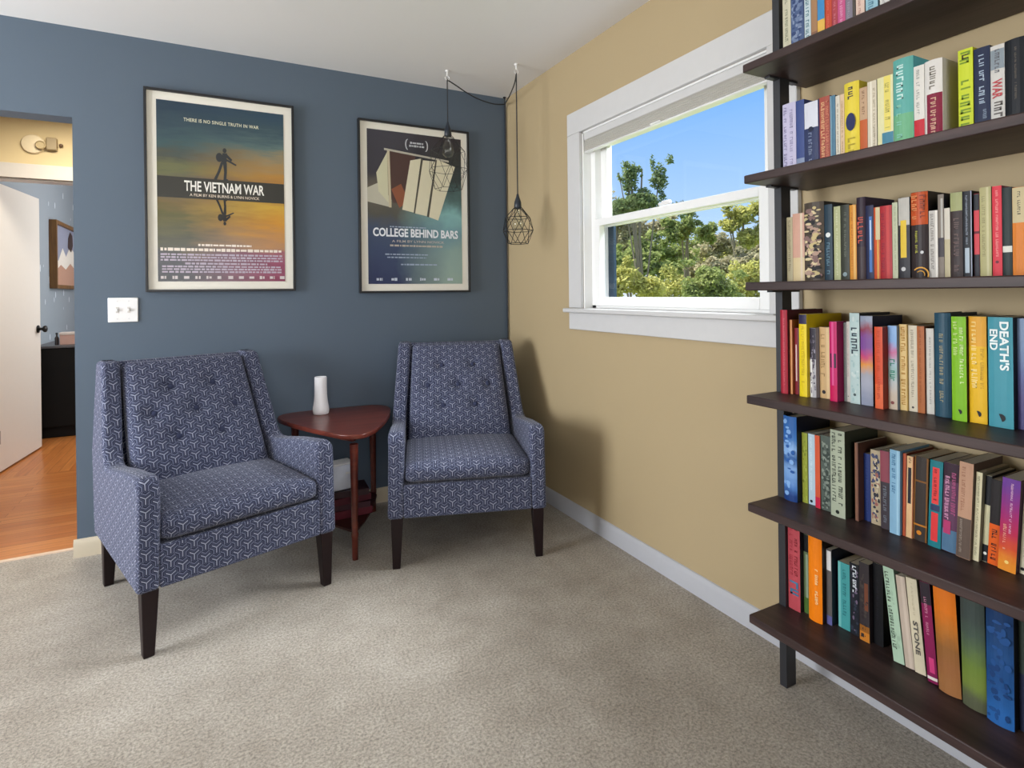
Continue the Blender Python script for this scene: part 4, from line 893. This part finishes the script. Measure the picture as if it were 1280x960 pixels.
BARK=pm('#857a6c',.9,var=.2)
def tree(name,label,cat,x,y,crown,leaf,n,size,seed,branches=5,group=None):
    """crown: list of (dx,dy,z,rx,rz) blobs of leaves"""
    rnd=random.Random(seed); t=thing(name,label,cat,(x,y,-1.0),0,group)
    m=MB(); top=max(c[2]+c[4]*.4 for c in crown)+1
    if branches:
        m.tube([(0,0,0),(.03,.02,top*.35),(-.04,.05,top*.65),(.02,0,top*.95)],[.06,.05,.035,.015],7)
    for dx,dy,z,rx,rz in crown[:branches]:
        m.tube([(0,0,max(.05,(z+1)*.35)),(dx*.5,dy*.5,(z+1)*.7),(dx,dy,z+1+rz*.5)],[.028,.02,.01],6)
    if not branches: m.tube([(0,0,0),(0,0,top*.6)],[.06,.03],6)
    m.build('trunk' if branches else 'stem',BARK,t)
    m=MB()
    tot=sum(c[3]*c[3]*c[4] for c in crown)
    for dx,dy,z,rx,rz in crown:
        for _ in range(max(8,int(n*rx*rx*rz/tot))):
            u=Vector((rnd.gauss(0,1),rnd.gauss(0,1),rnd.gauss(0,1))).normalized()*(rnd.random()**.45)
            u*=.8+.35*noise.noise(Vector((u.x*2+seed,u.y*2,u.z*2)))
            c=Vector((dx+u.x*rx,dy+u.y*rx,z+1+u.z*rz))
            a=Vector((rnd.gauss(0,1),rnd.gauss(0,1),rnd.gauss(0,.7))).normalized(); b=a.orthogonal().normalized(); q=rnd.uniform(.6,1.3)*size
            b=(b+a.cross(b)*rnd.uniform(-1,1)).normalized()
            m.poly([c-a*q,c+b*q*.45,c+a*q,c-b*q*.45])
    m.has_uv=True
    m.build('foliage',LEAF[leaf],t)
    return t
C0=Vector((-1.6601,-3.2299)); FWD=Vector((.4613,.8872)); RGT=Vector((.8872,-.4613))
def spot(px,depth): 
    q=C0+FWD*depth+RGT*((px-640)/705.8*depth); return q.x,q.y
def ztop(py,depth): return 1.19+(366-py)/705.8*depth
def blob(px,py,depth,rpx,rzpx,x,y):
    qx,qy=spot(px,depth); k=depth/705.8
    return (qx-x,qy-y,ztop(py,depth),rpx*k,rzpx*k)
def planted(name,label,cat,px,depth,blobs,leaf,n,size,seed,branches=5,group=None):
    x,y=spot(px,depth); rr=random.Random(seed*7); more=[]
    for a,b,r,rz in blobs:
        more.append((a,b,r*.8,rz*.8))
        for _ in range(4): more.append((a+rr.uniform(-.9,.9)*r,b+rr.uniform(-.9,.9)*rz,r*rr.uniform(.25,.5),rz*rr.uniform(.25,.5)))
    blobs=more; tree(name,label,cat,x,y,[blob(a,b,depth,r,rz,x,y) for a,b,r,rz in blobs],leaf,n,size,seed,branches,group)
G='trees beyond the window'; B='bushes beyond the window'
planted('tree','tall deep green tree with twin tops at the left of the window view','tree',805,13,[(790,225,16,28),(828,225,14,28),(805,255,34,18),(780,262,22,20),(850,262,16,12),(800,215,8,10)],'deep',6760,0.053,1,6,G)
planted('tree','grey green tree behind the twin topped one','tree',775,18,[(770,275,24,24),(795,290,28,24),(762,250,14,18),(830,285,26,16)],'grey',3900,0.074,2,4,G)
planted('tree','slim green tree in the middle of the window view','tree',862,15,[(862,285,15,20),(845,295,20,18),(885,295,16,16),(868,268,7,8)],'green',3900,0.062,3,4,G)
planted('tree','olive tree with sparse twigs at the right of the window view','tree',932,14,[(930,272,24,18),(950,262,18,16),(915,285,18,14),(960,290,24,20),(940,300,26,16)],'lime',5720,0.056,4,5,G)
planted('tree','greyish bare tree behind the olive one','tree',905,20,[(900,305,26,18),(925,315,30,18),(880,318,24,16),(950,318,26,18)],'grey',3900,0.081,5,4,G)
planted('tree','broad green tree filling the gap left of centre','tree',828,17,[(820,315,28,22),(850,322,26,20),(795,322,26,22)],'green',4420,0.074,6,3,G)
planted('bush','yellow green bush at the left below the twin topped tree','bush',785,9,[(785,350,28,26),(765,360,26,24),(812,362,30,24)],'lime',6240,0.037,7,0,B)
planted('bush','bright lime bush in the middle of the window view','bush',848,12.5,[(845,360,32,24),(870,368,28,22),(825,372,24,18)],'lime',5720,0.037,8,0,B)
planted('bush','rounded green bush right of the lime one','bush',888,8.5,[(888,352,30,26),(905,366,30,24),(868,370,22,20)],'green',5720,0.034,9,0,B)
planted('bush','olive bush at the right end of the window view','bush',942,9.6,[(940,345,28,26),(958,352,30,28),(925,366,26,22),(975,355,30,30)],'lime',6240,0.037,10,0,B)
planted('bush','grey green bush behind the rounded one','bush',915,12,[(912,335,26,18),(940,330,26,18),(890,338,22,14)],'grey',4160,0.05,11,0,B)
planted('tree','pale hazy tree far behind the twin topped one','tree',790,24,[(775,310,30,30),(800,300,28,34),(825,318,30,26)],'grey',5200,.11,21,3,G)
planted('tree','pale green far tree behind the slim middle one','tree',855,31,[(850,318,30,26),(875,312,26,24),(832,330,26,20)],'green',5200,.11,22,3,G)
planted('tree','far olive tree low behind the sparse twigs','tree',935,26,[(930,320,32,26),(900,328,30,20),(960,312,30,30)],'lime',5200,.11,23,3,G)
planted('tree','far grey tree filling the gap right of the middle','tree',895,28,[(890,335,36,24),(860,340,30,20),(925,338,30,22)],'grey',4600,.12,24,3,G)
planted('bush','far low green bush behind the yellow green one','bush',805,14,[(800,335,34,22),(770,330,30,26),(835,340,30,18)],'green',4200,.07,25,0,B)

# ------------------------------------------------------------------ light: sky, sun behind the house, added lamps at two assumed windows, assumed hall lamp, added lamps for sky light and bedroom
w=bpy.data.worlds.new('sky'); sc.world=w; w.use_nodes=True; nt=w.node_tree
bg=nt.nodes['Background']; tc=nt.nodes.new('ShaderNodeTexCoord'); sp=nt.nodes.new('ShaderNodeSeparateXYZ'); rp=nt.nodes.new('ShaderNodeValToRGB')
nt.links.new(tc.outputs['Generated'],sp.inputs[0]); nt.links.new(sp.outputs[2],rp.inputs[0]); nt.links.new(rp.outputs[0],bg.inputs[0])
cr=rp.color_ramp
for e,(p_,c) in zip([cr.elements[0],cr.elements[1],cr.elements.new(.12),cr.elements.new(.35)],((0,'#e4f0fd'),(1,'#2f74d6'),(.12,'#b5d8fd'),(.35,'#6fb0fa'))):
    e.position=p_; e.color=lin(c)
bg.inputs[1].default_value=1.25
def lamp(name,typ,loc,rot,energy,color=(1,1,1),size=1,size_y=None,**k):
    l=bpy.data.lights.new(name,typ); l.energy=energy; l.color=color
    if typ=='AREA':
        l.shape='RECTANGLE'; l.size=size; l.size_y=size_y or size
    o=bpy.data.objects.new(name,l); col.objects.link(o); o.location=loc
    o.rotation_euler=rot
    for a,v in k.items(): setattr(l,a,v)
    return o
def aim(o,tgt):
    o.rotation_euler=(Vector(tgt)-o.location).to_track_quat('-Z','Y').to_euler(); return o
s=lamp('sun','SUN',(0,0,20),(0,0,0),9.0,(1,.95,.86)); s.data.angle=R(.6)
s.rotation_euler=Vector((.42,-.40,-.78)).to_track_quat('-Z','Y').to_euler()
# added lamps standing in for daylight, just outside the assumed left and front windows, and an added lamp high outside the right window to strengthen its sky light
lamp('left_fill_lamp','AREA',(X0-.2,(LW[0]+LW[1])/2,(LW[2]+LW[3])/2),(0,R(-100),0),215,(.93,.96,1),1.6,1.8)
lamp('front_fill_lamp','AREA',((FW[0]+FW[1])/2,Y0-.2,(FW[2]+FW[3])/2),(R(105),0,0),60,(1,.98,.96),2.2,1.25)
aim(lamp('sky_fill_lamp','AREA',(2.0,-1.6,3.5),(0,0,0),450,(.9,.95,1),2.0,1.6),(-.6,-1.2,.9))
lamp('assumed_hall_lamp','AREA',(-2.4,.9,H-.02),(0,0,0),36,(1,.88,.7),.5,.5)  # added lamp: an unseen ceiling light, assumed from the warm hall wall
lamp('bedroom_fill_lamp','AREA',(-1.2,3.2,1.7),(0,R(90),0),46,(1,.97,.93),1.4,1.4)  # added area lamp inside the bedroom, which has no window

# ------------------------------------------------------------------ camera
cam=bpy.data.cameras.new('camera'); co=bpy.data.objects.new('camera',cam); col.objects.link(co)
cam.sensor_fit='HORIZONTAL'; cam.sensor_width=36; cam.lens=36*705.753/1280
cam.shift_x=.00105; cam.shift_y=-.0890; cam.clip_start=.02
co.matrix_world=Matrix.Translation((-1.6601,-3.2299,1.1913))@Matrix.Rotation(-.4795,4,'Z')@Matrix.Rotation(R(90),4,'X')@Matrix.Rotation(-0.0118,4,'Z')
sc.camera=co
sc.view_settings.view_transform='Standard'; sc.view_settings.look='None'; sc.view_settings.exposure=-0.2; sc.view_settings.gamma=1; sc.view_settings.use_curve_mapping=False
